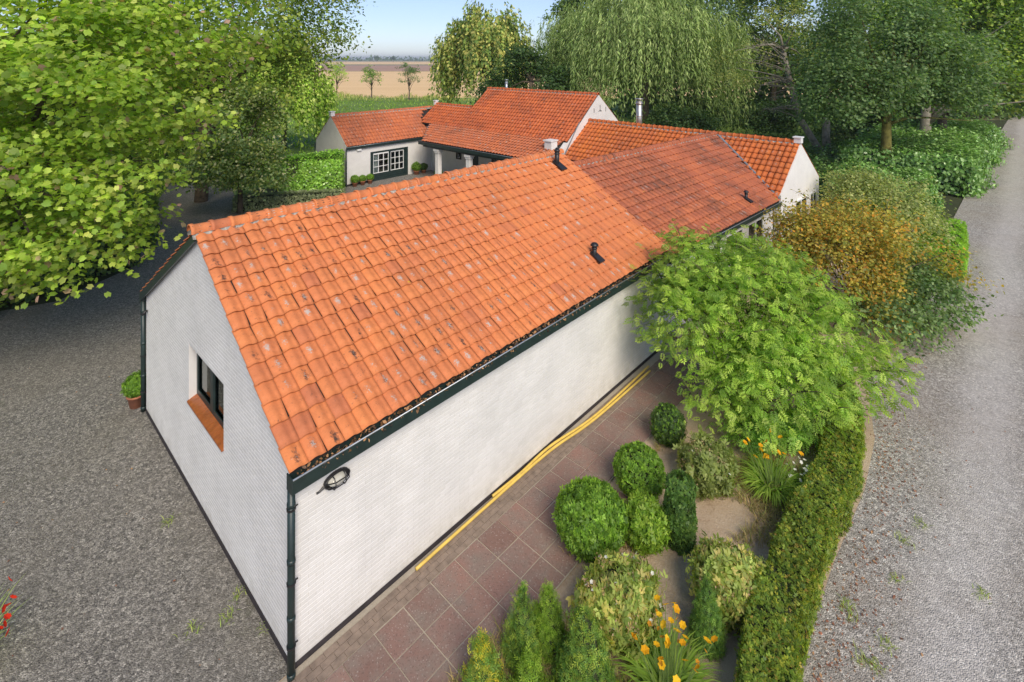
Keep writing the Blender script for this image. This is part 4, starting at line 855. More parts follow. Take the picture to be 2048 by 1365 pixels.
def weeping(name, label, base, H0, R, nstr, cols, lsize, r0, seed, top=None, lmin=.25, npairs=34, T=T_NARROW):
    """willow or birch habit: limbs arch out and drop curtains of narrow leaves"""
    e = empty(name, base, 0, label, 'tree'); tb = MB(); tb.tube([(0, 0, -.15), (.1, 0, H0*.2), (.15, .1, H0*.42)], [r0*1.4, r0, r0*.75], 9)
    P = []; Nn = []; Tp = []; tin = []
    r = np.random.default_rng(seed); heads = []
    for k in range(40):
        th = r.random()*6.283; q = math.sqrt(r.random())*.95; heads.append((math.cos(th)*R*q, math.sin(th)*R*q*.85, H0*(.97-.38*q*q+.06*r.standard_normal())))
    limbs(tb, (.15, .1, H0*.42), heads[:16], r0*.5, .35)
    tb.build('trunk', BARK, e, True)
    for k in range(nstr):
        h = np.array(heads[r.integers(0, 40)]); s = h+r.standard_normal(3)*np.array([R*.13, R*.13, H0*.035]); out = np.array([s[0], s[1], 0]); out /= max(np.linalg.norm(out), .1)
        L = min(s[2]*.9, H0*(lmin+.38*r.random())); m = npairs; tt = np.linspace(0, 1, m)
        path = s+np.outer(np.sin(tt*1.2)*.5*(1-tt*.3), out)*L*.28+np.outer(-tt**1.35*L, [0, 0, 1])+r.standard_normal((m, 3))*.07+np.outer(np.sin(tt*5+k)*.05*L*.3, r.standard_normal(3)*[1, 1, 0])
        P.append(path); Nn.append(np.tile(out+[0, 0, .3], (m, 1))+r.standard_normal((m, 3))*.6); Tp.append(np.tile([0, 0, -1.], (m, 1))+out*.3+r.standard_normal((m, 3))*.35); tin.append(np.full((m, 1), 1+.17*r.standard_normal()))
    P = np.concatenate(P); ok = P[:, 2] > .3; n = ok.sum(); col = np.clip(pal(cols, n, .12)*np.concatenate(tin)[ok], .004, 1)
    leaves('crown', P[ok], np.concatenate(Nn)[ok], lsize*(.7+.6*rng.random(n)), T, col, LEAF_M, e, tipdir=np.concatenate(Tp)[ok]); return e
WIL = [(0.10, 0.155, 0.038), (0.135, 0.19, 0.055), (0.075, 0.12, 0.03), (0.165, 0.215, 0.07)]
weeping('weeping_willow', 'great weeping willow with hanging yellow-green strands behind the orange roof', (13.6, 54, 0), 16.2, 9.2, 2250, WIL, .50, .5, 2, npairs=30)
weeping('birch_tree', 'drooping birch with yellowing top behind the high red roof', (-3.0, 62, 0), 13.6, 5.4, 1000, [(0.10, 0.16, 0.03), (0.19, 0.22, 0.05), (0.06, 0.11, 0.025), (0.26, 0.26, 0.07)], .42, .22, 4, lmin=.12, npairs=24, T=T_SIMPLE)
weeping('weeping_birch', 'light yellow-green drooping tree between the oak and the meadow', (-20.6, 47, 0), 9.4, 3.9, 700, LIME+[(0.25, 0.30, 0.08)], .34, .18, 6, lmin=.2, npairs=26, T=T_SIMPLE)
tree('dark_evergreen', 'dark evergreen tree rising behind the small chimney pipe', (1.8, 50, 0), [(0, 0, 0), (0, 0, 3), (0, 0, 6)], [(0, 0, 5.2, 3.6, 3, 3.4), (-.8, 0, 7.6, 2.0, 2, 1.9), (2.2, 0, 4.4, 2.6, 2.4, 2.8), (-3, .5, 3.6, 2.4, 2.4, 2.6)], 700, 28, .4, .30, T_SIMPLE, DARK, seed=31, r0=.25)
tree('tall_tree', 'tall dark tree against the sky left of the weeping willow', (7.2, 68, 0), [(0, 0, 0), (0, 0, 5), (0, 0, 8)], [(0, 0, 8, 4.2, 4, 5), (-.6, 0, 12.4, 3.0, 3, 3.0), (2.6, 0, 15, 3.8, 3, 2.6), (4.6, 0, 9, 3, 3, 4)], 800, 26, .5, .38, T_SIMPLE, DARK+OAK[:2]+MIDG[:2], seed=33, r0=.3)
tree('spreading_tree', 'spreading green tree with mossy yellow-green trunk rising from the glossy shrubs', G(1770, 372), [(0, 0, 0), (.05, 0, 2.0), (.1, 0, 4.0), (.12, 0, 4.9)],
     [(0, 0, 8.0, 5.2, 4.4, 3.6), (-2.9, -1, 6.2, 3.1, 2.8, 2.3), (3.2, -.6, 6.0, 2.8, 2.6, 1.9), (-.2, 0, 10.4, 3.6, 3.4, 2.6), (.4, -1.6, 5.9, 2.8, 2.0, 1.4), (3.6, .5, 7.8, 3.0, 2.8, 2.4), (-3.6, -.6, 4.6, 1.8, 1.6, 1.0)], 1700, 30, .40, .21, T_SIMPLE, MIDG, bark=BARK_G, seed=41, r0=.33, nl=22, gap=-1.1)
tree('twin_trunk_tree', 'large tree with pale bare trunk overhanging the lane beyond the mossy one', G(1848, 328), [(0, 0, 0), (.1, 0, 3), (.2, 0, 5.5)],
     [(1, 0, 9.5, 6, 5, 5), (5, -1, 7.5, 4.6, 4, 3.2), (7, -1.5, 10.5, 4.2, 4, 3.4), (3, -1, 14, 5, 4, 3.4)], 1200, 26, .55, .28, T_SIMPLE, LIME+MIDG+OAK, bark=BARK_P, seed=43, r0=.42, nl=14)
tree('straight_trunk_tree', 'tree with straight brown trunk close behind the pale bare trunk', G(1884, 318), [(0, 0, 0), (0, 0, 3), (0, 0, 6)],
     [(0, 0, 10, 5.5, 5, 5), (4, 0, 6.8, 4, 3.5, 2.4), (6, 3, 9, 5, 5, 4)], 800, 26, .6, .32, T_SIMPLE, MIDG+DARK+OAK, seed=44, r0=.36, nl=12)
def bare(tb):
    for k in range(24):
        z = 3.0+random.random()*5.6; x0 = -1.6-.28*(z-2.5); L = 1.6+3.4*random.random(); a = random.uniform(1.9, 4.4); q = Vector((x0, 0, z)); d = Vector((math.cos(a), math.sin(a)*.8-.2, random.uniform(-.30, .55)))
        p = [q, q+d*L*.35+Vector((0, 0, .15)), q+d*L*.7+Vector((0, 0, .12)), q+d*L]; tb.tube(p, [.07, .045, .028, .010], 5)
        for j in range(5):
            s = q+d*L*random.uniform(.3, .95); dd = (d+Vector((random.gauss(0, .5), random.gauss(0, .5), random.gauss(.1, .35)))).normalized(); tb.tube([s, s+dd*.5, s+dd*1.0+Vector((0, 0, -.1))], [.018, .012, .005], 4)
    tb.tube([(0, 0, .6), (.05, .3, 2), (.2, .4, 4), (.3, .4, 7)], [.34, .30, .24, .12], 8)
tree('leaning_tree', 'leaning half-bare tree with pale forked trunk and dry twigs reaching over the lawn', G(1655, 326), [(0, 0, 0), (-.9, 0, 1.4), (-2.0, 0, 3.2), (-2.9, 0, 6), (-3.5, 0, 9)],
     [(-6.4, 0, 8.2, 3.0, 2.2, 1.4), (-3.6, 0, 11, 2.6, 2.4, 1.6), (.5, .4, 8.5, 2.4, 2.2, 2.0), (-7.4, 0, 6.4, 1.8, 1.6, .7)], 190, 16, .34, .17, T_OVAL, [(0.14, 0.17, 0.04), (0.18, 0.19, 0.05), (0.09, 0.13, 0.03)], bark=BARK_P, seed=47, r0=.27, nl=6, extra=bare)
for k, (x, y, hh, lab) in enumerate(((24, 68, 20, 'dark woodland tree right behind the weeping willow'), (33, 66, 20, 'tall woodland tree behind the leaning bare tree'), (43, 64, 18, 'tall woodland tree behind the spreading mossy tree'), (53, 66, 19, 'woodland tree behind the pale bare trunk'), (64, 72, 19, 'woodland tree closing the far end of the lane'), (46, 53, 12, 'woodland tree arching over the lane at its bend'), (19, 78, 16, 'far woodland tree seen above the willow'), (76, 84, 20, 'last woodland tree far down the lane'))):
    s = hh/17
    tree('woodland_tree', lab, (x, y, 0), [(0, 0, 0), (.1, 0, 3*s), (.2, 0, 7*s)], [(0, 0, 10*s, 5.8*s, 5*s, 5.4*s), (-3*s, -1, 6.5*s, 4*s, 4*s, 4*s), (3*s, -1, 6.5*s, 4*s, 4*s, 4*s), (0, 0, 14.2*s, 4*s, 4*s, 3.2*s)], 800, 26, .62, .42, T_SIMPLE, (MIDG+DARK, OAK+DARK, MIDG+OAK, LIME+MIDG+DARK)[k % 4], seed=60+k, r0=.34*s)
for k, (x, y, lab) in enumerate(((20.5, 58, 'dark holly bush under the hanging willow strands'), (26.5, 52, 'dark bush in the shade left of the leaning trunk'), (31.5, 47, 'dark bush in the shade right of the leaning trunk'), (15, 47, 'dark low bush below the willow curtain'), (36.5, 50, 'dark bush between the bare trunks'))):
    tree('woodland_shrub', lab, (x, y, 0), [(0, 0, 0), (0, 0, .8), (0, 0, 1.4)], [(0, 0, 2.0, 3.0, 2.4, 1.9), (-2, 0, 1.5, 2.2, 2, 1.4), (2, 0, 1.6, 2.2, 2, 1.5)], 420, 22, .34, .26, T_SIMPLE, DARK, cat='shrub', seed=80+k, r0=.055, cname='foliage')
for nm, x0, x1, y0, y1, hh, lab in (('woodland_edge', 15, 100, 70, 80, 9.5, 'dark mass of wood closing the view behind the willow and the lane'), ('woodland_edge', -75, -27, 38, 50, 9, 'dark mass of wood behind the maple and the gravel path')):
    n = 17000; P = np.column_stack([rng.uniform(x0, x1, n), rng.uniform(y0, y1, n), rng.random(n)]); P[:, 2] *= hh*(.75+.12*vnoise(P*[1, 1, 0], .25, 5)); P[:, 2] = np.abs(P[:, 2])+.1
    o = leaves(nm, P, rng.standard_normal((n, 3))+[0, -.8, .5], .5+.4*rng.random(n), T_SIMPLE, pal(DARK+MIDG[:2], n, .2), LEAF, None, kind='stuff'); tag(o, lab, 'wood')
# young trees in the field edge
for k, (px, py, hh, wd, cols, lab) in enumerate(((673, 194, 7.7, 2.7, LIME, 'yellow-green young tree at the field edge nearest the oak'), (743, 198, 7.2, 2.1, MIDG+LIME, 'slim middle tree of three at the field edge'), (818, 201, 7.9, 2.5, MIDG, 'dark green forked young tree at the field edge nearest the birch'))):
    lb = [(0, 0, hh*.56, wd, wd*.9, hh*.25), (-wd*.3, 0, hh*.76, wd*.6, wd*.6, hh*.2), (wd*.35, 0, hh*.74, wd*.55, wd*.5, hh*.2)]
    tree('young_tree', lab, G(px, py), [(0, 0, 0), (.05, 0, 1.5), (.05, 0, hh*.35)], lb, 130, 16, .24, .24, T_SIMPLE, cols, group='young trees along the field edge', seed=90+k, r0=.13, nl=14, gap=-.5, shell=.25)
for k in range(34):   # tree line on the horizon
    x = -1500+k*88+rng.uniform(-30, 30); y = 1250+rng.uniform(-140, 140); hh = rng.uniform(10, 19)
    if not -760 < x < 400: continue
    tree('horizon_tree', 'small hazy tree in the row on the horizon', (x, y, 0), [(0, 0, 0), (0, 0, 2), (0, 0, hh*.4)], [(0, 0, hh*.6, hh*.35, hh*.3, hh*.38)], 26, 9, hh*.08, hh*.18, T_SIMPLE, DARK, group='trees in a row on the horizon', seed=200+k, r0=.4, nl=3)
n = 2600; P = np.column_stack([rng.uniform(-1900, 1500, n), rng.uniform(1900, 2150, n), rng.random(n)*13]); P[:, 2] *= (.6+.4*np.sin(P[:, 0]/90)+.2*np.sin(P[:, 0]/31))*.7+.3; P[:, 2] = np.abs(P[:, 2])+1
o = leaves('distant_wood', P, rng.standard_normal((n, 3))+[0, -1, .5], 7+7*rng.random(n), T_SIMPLE, pal(DARK, n, .2), LEAF_M, None, kind='stuff'); tag(o, 'blue hazy strip of distant wood along the horizon', 'wood')
# ------------------------------------------------------------------ hedges and clipped shrubs
STALK = plain('green_stalk', (0.16, 0.24, 0.05), 0.7)
SHADE_CORE = plain('hedge_shade_core', (0.030, 0.040, 0.014), 0.95, .4, 8.0)  # solid fill, its dark colour stands for the shade between inner twigs
def hedge(name, label, path, width, height, n, lsize, cols, mat=None, T=T_SPRIG, bumpy=.06, seed=1, cat='hedge', taper=.0, weights=None, rough=.35):
    """clipped or loose hedge along a ground path: leafy skin over a solid core, dark for the shade among inner twigs"""
    path = np.array(path, float); base = path[0].copy(); path = path-base; e = empty(name, (base[0], base[1], 0), 0, label, cat)
    sg = path[1:]-path[:-1]; L = np.linalg.norm(sg, axis=1); cum = np.concatenate([[0], np.cumsum(L)]); tot = cum[-1]
    def at(s):
        s = np.clip(s, 0, tot-1e-6); i = np.clip(np.searchsorted(cum, s, side='right')-1, 0, len(L)-1); d = sg[i]/L[i][:, None]; return path[i]+d*(s-cum[i])[:, None], d
    W = width/2; ends = width*height*2
    per = np.array([tot*height, tot*height, tot*width, ends/2, ends/2]); face = rng.choice(5, n, p=per/per.sum())
    s = rng.random(n)*tot; a = rng.uniform(-1, 1, n); h = rng.random(n)
    side = np.where(face == 0, -1.0, np.where(face == 1, 1.0, a)); hz = np.where(face == 2, 1.0, h)
    s = np.where(face == 3, 0, np.where(face == 4, tot, s)); c, d = at(s); nrm = np.column_stack([d[:, 1], -d[:, 0]])
    off = np.where(face == 3, -1, np.where(face == 4, 1, 0))
    rr = 1-.10*(np.abs(side)**6)*(hz**6)
    P = np.column_stack([c+nrm*(side*W*rr*(1-taper*hz))[:, None]+d*(off*.02)[:, None], hz*height*rr])
    Nv = np.column_stack([nrm*np.where(face < 2, side, 0)[:, None]+d*off[:, None], np.where(face == 2, 1.0, .12)])
    bp = vnoise(P, 2.2/max(height, .4), seed)*bumpy*.5+rng.standard_normal(n)*bumpy*.35-np.abs(rng.standard_normal(n))*bumpy*.3; P = P+norm(Nv)*bp[:, None]; ok = P[:, 2] > .01
    P, Nv = P[ok], Nv[ok]; m = len(P); tint = 1+.14*vnoise(P, 3.5, seed+5)[:, None]*.5
    leaves('foliage', P, Nv+rng.standard_normal((m, 3))*rough, lsize*(.7+.6*rng.random(m)), T, np.clip(pal(cols, m, .16, weights)*tint, .004, 1), mat or LEAF, e, tipdir=Nv*.6+rng.standard_normal((m, 3))+[0, 0, .4])
    mb = MB(); cc = []
    for i in range(len(path)):
        d = (path[min(i+1, len(path)-1)]-path[max(i-1, 0)]); d = d/np.linalg.norm(d); ci = .08+.9*bumpy; q = path[i]+d*(ci if i == 0 else (-ci if i == len(path)-1 else 0)); nn = np.array([d[1], -d[0]])*max(W-.04-.8*bumpy, .4*W); hc = max(height-.04-.8*bumpy, .5*height); cc.append([(q[0]-nn[0], q[1]-nn[1], 0), (q[0]+nn[0], q[1]+nn[1], 0), (q[0]+nn[0]*(1-taper), q[1]+nn[1]*(1-taper), hc), (q[0]-nn[0]*(1-taper), q[1]-nn[1]*(1-taper), hc)])
    for k in cc: mb.v += k
    for i in range(len(cc)-1):
        for k in range(4): k2 = (k+1) % 4; mb.f.append((i*4+k, i*4+k2, i*4+4+k2, i*4+4+k))
    z = (len(cc)-1)*4; mb.f += [(3, 2, 1, 0), (z, z+1, z+2, z+3)]; mb.build('shade_core', SHADE_CORE, e); return e
BOX = [(0.075, 0.125, 0.016), (0.11, 0.165, 0.02), (0.05, 0.095, 0.014), (0.17, 0.19, 0.02), (0.20, 0.15, 0.03)]
hedge('box_hedge', 'low clipped box hedge curving between the garden bed and the gravel lane', [(2.45, 5.1), (2.95, 6.0), (3.55, 7.15), (4.85, 8.6), (6.25, 10.0), (7.25, 11.3), (7.85, 12.6), (8.3, 13.8)], .66, .56, 32000, .052, BOX, weights=[.34, .30, .18, .14, .04], bumpy=.05, seed=4)
hedge('laurel_block', 'square clipped laurel hedge beside the white garden room', [(-13.6, 30.9), (-10.4, 31.9)], 2.2, 2.45, 12000, .15, [(0.07, 0.16, 0.015), (0.10, 0.21, 0.02), (0.15, 0.27, 0.035)], LEAF_G, T_SIMPLE, .14, 6)
hedge('grey_hedge', 'low grey-green hedge in front of the clipped laurel block', [(-15.0, 28.2), (-9.6, 29.6)], .9, .75, 4200, .09, [(0.12, 0.15, 0.07), (0.17, 0.20, 0.10), (0.09, 0.12, 0.05)], LEAF_M, T_SPRIG, .08, 7)
hedge('privet_mound', 'bright green low clipped hedge end beside the lane bend', [(16.1, 19.7), (17.5, 21.3), (19.5, 23.5)], 1.5, 1.0, 8000, .09, [(0.13, 0.24, 0.02), (0.17, 0.29, 0.03), (0.09, 0.18, 0.02)], LEAF, T_SPRIG, .08, 8)
LAU = [(0.05, 0.12, 0.02), (0.075, 0.155, 0.025), (0.10, 0.19, 0.04), (0.15, 0.24, 0.075)]
hedge('laurel_bank', 'square-cut end of the glossy evergreen bank beside the lane', [(20.0, 28.6), (23.6, 33.0)], 4.8, 1.35, 24000, .18, LAU, LEAF_G, T_SIMPLE, .35, 9)
hedge('laurel_thicket', 'long glossy laurel thicket running along the lane under the bare trunks', [(24.6, 32.5), (33.6, 41.8), (42, 50)], 7.0, 2.3, 46000, .23, LAU, LEAF_G, T_SIMPLE, .6, 10)
hedge('laurel_thicket', 'glossy laurel thicket around the foot of the mossy trunk', [(17.6, 33.5), (24.5, 38.5)], 4.5, 1.1, 17000, .20, LAU+DARK, LEAF_G, T_SIMPLE, .5, 12)
for k, (pts, wd, ht, lab) in enumerate((([(-27, 13.4), (-17.9, 17.0), (-16.0, 21.2)], 2.4, 1.5, 'dark evergreen border hedge under the maple at the gravel edge'), ([(-16.5, 22.3), (-21, 28.6)], 2.0, 1.6, 'dark evergreen hedge along the left side of the gravel path'))):
    hedge('border_hedge', lab, pts, wd, ht, 15000, .17, MIDG+OAK, LEAF, T_SIMPLE, .35, 14+k)
def shrub(name, label, base, lobes, ncl, per, rc, lsize, T, cols, seed, mat=None, nst=7, weights=None, single=0, up=.5, gap=-1.0, cat='shrub', bark=None, shell=.4, flat=.7, shoots=0):
    """loose garden shrub: several stems from the ground and a leafy crown"""
    e = empty(name, base, 0, label, cat); P, out, tint, cc = crown_pts(lobes, ncl, per, rc, seed, gap, shell, flat)
    keep = P[:, 2] > .04; P, out, tint = P[keep], out[keep], tint[keep]; n = len(P); tb = MB()
    for k in range(nst):
        t = Vector(cc[rng.integers(0, len(cc))]); a = Vector((random.gauss(0, .12), random.gauss(0, .12), -.05)); m = a.lerp(t, .5)+Vector((0, 0, .3)); tb.tube([a, m, t], [.035, .022, .006], 5)
    for k in range(nst*5):
        t = Vector(cc[rng.integers(0, len(cc))]); a = t*.55+Vector((0, 0, .25)); tb.tube([a, a.lerp(t, .6)+Vector((0, 0, .08)), t*1.03], [.014, .010, .004], 4)
    SP = []; SO = []
    for k in range(shoots):
        a = Vector(cc[rng.integers(0, len(cc))]); d = (Vector((a.x, a.y, 0)).normalized()*.7+Vector((random.gauss(0, .35), random.gauss(0, .35), random.uniform(.1, .9)))).normalized(); L = random.uniform(.35, .85); b = a+d*L+Vector((0, 0, -.08*L))
        tb.tube([a-d*.3, a+d*L*.5, b], [.012, .009, .003], 4)
        for q in range(11): f = q/10; SP.append(a.lerp(b, f)+Vector((random.gauss(0, .03), random.gauss(0, .03), random.gauss(0, .03)))); SO.append(d)
    if shoots:
        P = np.concatenate([P, np.array(SP)]); out = np.concatenate([out, np.array(SO)]); tint = np.concatenate([tint, np.full((len(SP), 1), 1.12)]); n = len(P)
    tb.build('stem', bark or BARK, e, True)
    nr = out*.5+np.array([0, 0, up])+rng.standard_normal((n, 3))*.45
    leaves('foliage', P, nr, lsize*(.7+.6*rng.random(n)), T, np.clip(pal(cols, n, .14, weights)*tint, .004, 1), mat or LEAF, e, tipdir=out+rng.standard_normal((n, 3))*.6, single=single); return e
shrub('pinnate_shrub', 'big spreading shrub with bright green feathery leaves beside the paved strip', (5.6, 12.1, 0),
      [(-.1, .2, 2.2, 1.8, 1.7, 1.4), (-1.4, .3, 2.0, 1.2, 1.1, 1.1), (1.0, -.2, 1.9, 1.4, 1.2, 1.1), (.1, -.9, 1.3, 1.6, 1.0, .9), (-.8, .9, 2.9, 1.2, 1.0, .8), (2.2, -.5, 1.2, .9, .7, .5), (-.6, -.8, .8, 1.1, .8, .6), (.5, .6, 3.0, 1.0, .9, .7)],
      760, 15, .20, .172, T_PINN, [(0.11, 0.195, 0.023), (0.165, 0.25, 0.033), (0.072, 0.135, 0.018), (0.205, 0.28, 0.05)], 51, single=300, nst=14, shell=.5, up=.75, gap=-.55, shoots=110)
shrub('amber_shrub', 'rounded shrub turning orange and yellow beside the lane', (11.2, 17.0, 0),
      [(0, 0, 1.9, 2.5, 2.2, 1.5), (-1.1, .8, 1.9, 1.4, 1.3, 1.1), (1.2, -.6, 1.5, 1.6, 1.5, 1.1), (.2, -1.5, 1.0, 1.7, 1.2, .8)], 1150, 26, .22, .105, T_SIMPLE,
      [(0.31, 0.155, 0.02), (0.27, 0.19, 0.027), (0.155, 0.17, 0.027), (0.085, 0.115, 0.023), (0.20, 0.19, 0.035)], 52, weights=[.10, .16, .30, .21, .23], nst=10, shoots=70, gap=-.8)
shrub('green_shrub', 'dark green shrub at the lane edge under the orange one', (12.4, 15.9, 0), [(0, 0, .9, 1.5, 1.2, .8), (-1.5, -.9, .7, 1.3, 1.0, .6), (.8, 1.0, .9, 1.0, 1.0, .8)], 400, 26, .17, .11, T_SIMPLE, MIDG+[(0.13, 0.19, 0.07)], 53)
shrub('variegated_shrub', 'pale yellow-green variegated shrub in front of the white gable', (15.8, 22.3, 0), [(0, 0, 1.8, 1.9, 1.9, 1.4), (-.6, .6, 2.2, 1.3, 1.3, 1.0), (1.2, .2, 1.2, 1.4, 1.4, 1.0), (-.4, -1.5, 1.0, 1.7, 1.2, .8)], 900, 26, .2, .115, T_SIMPLE, [(0.17, 0.205, 0.06), (0.13, 0.17, 0.045), (0.22, 0.24, 0.09), (0.085, 0.125, 0.035)], 54, shoots=60, gap=-.8)
shrub('wall_shrub', 'airy greenish-orange shrub standing against the low wing windows', (9.2, 17.0, 0), [(0, 0, 1.1, 1.0, 1.0, .9), (.8, .8, 1.2, .9, .9, .9)], 170, 18, .2, .085, T_OVAL, [(0.30, 0.22, 0.03), (0.14, 0.18, 0.03), (0.10, 0.15, 0.03)], 55)
def clipped(name, label, base, shape, rx, rz, n, lsize, cols, seed, T=T_SPRIG, mat=None, cat='shrub', bumpy=.05, weights=None, group=None, z0=0.0, e=None, tipup=.5):
    """topiary: 'ball', 'column' or 'cone' with a leafy skin"""
    e = e or empty(name, base, 0, label, cat, group); d = sphere_dirs(n); t = rng.random(n)
    if shape == 'ball': P = d*[rx, rx, rz/2]+[0, 0, rz/2]; Nv = d
    else:
        th = rng.random(n)*6.283
        if shape == 'column': t = rng.random(n); rad = rx*np.where(t < .8, .9+.1*np.sin(t*3.9), np.sqrt(np.clip(1-((t-.8)/.22)**2, .0, 1))); slope_ = .1
        else: t = 1-np.sqrt(rng.random(n)); rad = rx*(1-t)**.95*(.78+.22*np.minimum(1, t/.12)); slope_ = .45
        Nv = np.column_stack([np.cos(th), np.sin(th), np.full(n, slope_)+1.2*(t > .88)]); P = np.column_stack([np.cos(th)*rad, np.sin(th)*rad, t*rz])
    Nv = norm(Nv); P = P+Nv*(vnoise(P, 3.2/rx, seed)*bumpy*.28+rng.standard_normal(n)*bumpy*.35-.4*bumpy*rng.random(n))[:, None]*1.0; P[:, 2] += z0; ok = P[:, 2] > .015; P, Nv = P[ok], Nv[ok]; m = len(P)
    leaves('foliage', P, Nv+rng.standard_normal((m, 3))*.45, lsize*(.7+.6*rng.random(m)), T, np.clip(pal(cols, m, .15, weights)*(1+.07*vnoise(P, 9/rx, seed+3)[:, None]), .004, 1), mat or LEAF, e, tipdir=Nv*.8+rng.standard_normal((m, 3))*.6+[0, 0, tipup])
    mb = MB(); K = 12
    pr = [(rx*.80*math.sin(a), z0+rz/2-rz*.41*math.cos(a)) for a in np.linspace(.05, math.pi-.05, 8)] if shape == 'ball' else ([(rx*.8, z0), (rx*.84, z0+rz*.4), (rx*.8, z0+rz*.75), (rx*.4, z0+rz*.9), (.01, z0+rz*.93)] if shape == 'column' else [(rx*.62, z0), (rx*.74, z0+rz*.12), (rx*.45, z0+rz*.45), (rx*.16, z0+rz*.8), (.01, z0+rz*.92)])
    mb._lathe(pr, (0, 0, 0), K).build('shade_core', SHADE_CORE, e, True); return e  # solid core coloured dark as the shaded inside, blocks the view through
BX = [(0.085, 0.165, 0.018), (0.12, 0.21, 0.022), (0.055, 0.115, 0.014)]; BY = [(0.11, 0.19, 0.02), (0.17, 0.25, 0.03), (0.07, 0.13, 0.015)]; CO = [(0.07, 0.14, 0.025), (0.12, 0.20, 0.03), (0.045, 0.10, 0.02), (0.17, 0.22, 0.03)]
def gb(px, py): x, y, z = G(px, py); return (x, y, 0.008)
clipped('box_ball', 'largest round box bush overhanging the paving slabs', gb(1182, 1090), 'ball', .57, .88, 4600, .08, BX, 1)
clipped('box_ball', 'smooth oval box ball next to the paving beyond the largest one', gb(1278, 985), 'ball', .46, .80, 3600, .054, BX, 2, bumpy=.03)
clipped('box_bush', 'loose lighter box bush touching the right side of the largest round one', gb(1290, 1092), 'ball', .34, .70, 2800, .075, BY, 3, bumpy=.09)
clipped('yew_column', 'dark clipped evergreen column with flat shoulders behind the box bushes', gb(1360, 1088), 'column', .24, 1.12, 4200, .05, [(0.05, 0.105, 0.02), (0.08, 0.14, 0.025), (0.035, 0.075, 0.016)], 4, bumpy=.035)
clipped('box_ball', 'small dark box ball in the shade under the feathery shrub', gb(1336, 888), 'ball', .34, .78, 2400, .055, DARK+BX[:1], 5)
clipped('cypress_cone', 'slim dark cone conifer beside the low box hedge', gb(1414, 1290), 'cone', .25, 1.0, 3200, .06, CO[:3], 6, T_CONI)
clipped('cypress_column', 'upright feathery conifer at the paving edge, tallest of the small ones', gb(1046, 1318), 'cone', .25, 1.05, 3600, .068, CO, 7, T_CONI, bumpy=.12, tipup=1.4)
clipped('cypress_bush', 'rounded bright green conifer beside the upright feathery one', gb(1096, 1292), 'cone', .30, .86, 3600, .065, BY, 8, T_CONI, bumpy=.10, tipup=1.2)
clipped('cypress_cone', 'broad bushy cone conifer in front of the flowering spiraea', gb(1172, 1400), 'cone', .44, 1.22, 5200, .076, CO, 9, T_CONI, bumpy=.12, tipup=.8)
clipped('cypress_column', 'yellow-flecked upright conifer on the paving edge at the picture foot', gb(966, 1400), 'cone', .24, .85, 3000, .085, CO+[(0.35, 0.30, 0.03)], 10, T_CONI, bumpy=.1, tipup=1.4)
clipped('cypress_bush', 'low bright conifer tuft between two taller conifers', gb(1058, 1420), 'cone', .30, .68, 3000, .085, BY, 11, T_CONI, bumpy=.12, tipup=1.2)
SPI = [(0.15, 0.20, 0.045), (0.20, 0.25, 0.06), (0.10, 0.15, 0.03), (0.27, 0.25, 0.08)]
def flower_tpl(r, npet, w):
    v = [(0, 0, 0)]; f = []
    for k in range(npet):
        a = 2*math.pi*k/npet; b = len(v); c_, s_ = math.cos(a), math.sin(a); v += [(r*.55*c_-w*s_, r*.55*s_+w*c_, r*.28), (r*c_, r*s_, r*.22), (r*.55*c_+w*s_, r*.55*s_-w*c_, r*.28)]; f += [(0, b, b+1), (0, b+1, b+2)]
    return v, f
def flower_mesh(name, r, npet, w, col):
    v, f = flower_tpl(r, npet, w); me = bpy.data.meshes.new(name); me.from_pydata(v, [], f); a = me.color_attributes.new('Col', 'FLOAT_COLOR', 'POINT'); a.data.foreach_set('color', np.tile([*col, 1], len(v)).astype(np.float32)); me.materials.append(PETAL); return me
FW = flower_mesh('flower', .028, 5, .014, (.85, .83, .78)); FO = [flower_mesh('flower', .052, 6, .028, c) for c in ((.85, .50, .015), (.82, .42, .012), (.9, .58, .03))]; FR = flower_mesh('flower', .05, 7, .02, (.75, .05, .02)); FBUD = flower_mesh('flower_bud', .035, 5, .014, (.62, .28, .02))
def put_flower(me, p, e, tilt=.5, s=1.0):
    t = bpy.data.objects.new(me.name.split('.')[0], me); t.location = p; t.rotation_euler = (random.gauss(-.35, tilt), random.gauss(0, tilt), random.uniform(0, 6.28)); t.scale = (s, s, s); link(t, e)
for k, (px, py, rx, rz, nf, lab) in enumerate(((1240, 1262, .50, .84, 26, 'spiraea bush dotted with small white flowers near the conifers'), (1452, 1212, .42, .72, 0, 'yellow-green spiraea bush with tan seed heads by the box hedge'), (1412, 972, .46, .70, 5, 'olive spiraea bush between the dark ball and the daylilies'))):
    e = clipped('spiraea', lab, gb(px, py), 'ball', rx, rz, 3900, .10, SPI if k < 2 else [(0.12, 0.16, 0.04), (0.16, 0.19, 0.06), (0.09, 0.12, 0.03)], 20+k, bumpy=.16)
    d = sphere_dirs(46); d[:, 2] = np.abs(d[:, 2])*.9+.1; HP = d*[rx*1.04, rx*1.04, rz*.53]+[0, 0, rz*.5]
    hp = np.repeat(HP, 14, 0)+rng.standard_normal((46*14, 3))*.028
    leaves('seed_head', hp, rng.standard_normal((len(hp), 3))+[0, 0, 1], .035, T_SIMPLE, pal([(.18, .14, .065), (.15, .125, .05), (.21, .155, .09)], len(hp), .15), LEAF_M, e, kind='stuff')
    for q in range(nf): put_flower(FW, HP[q]*1.03+rng.standard_normal(3)*.05*[1, 1, .3], e)
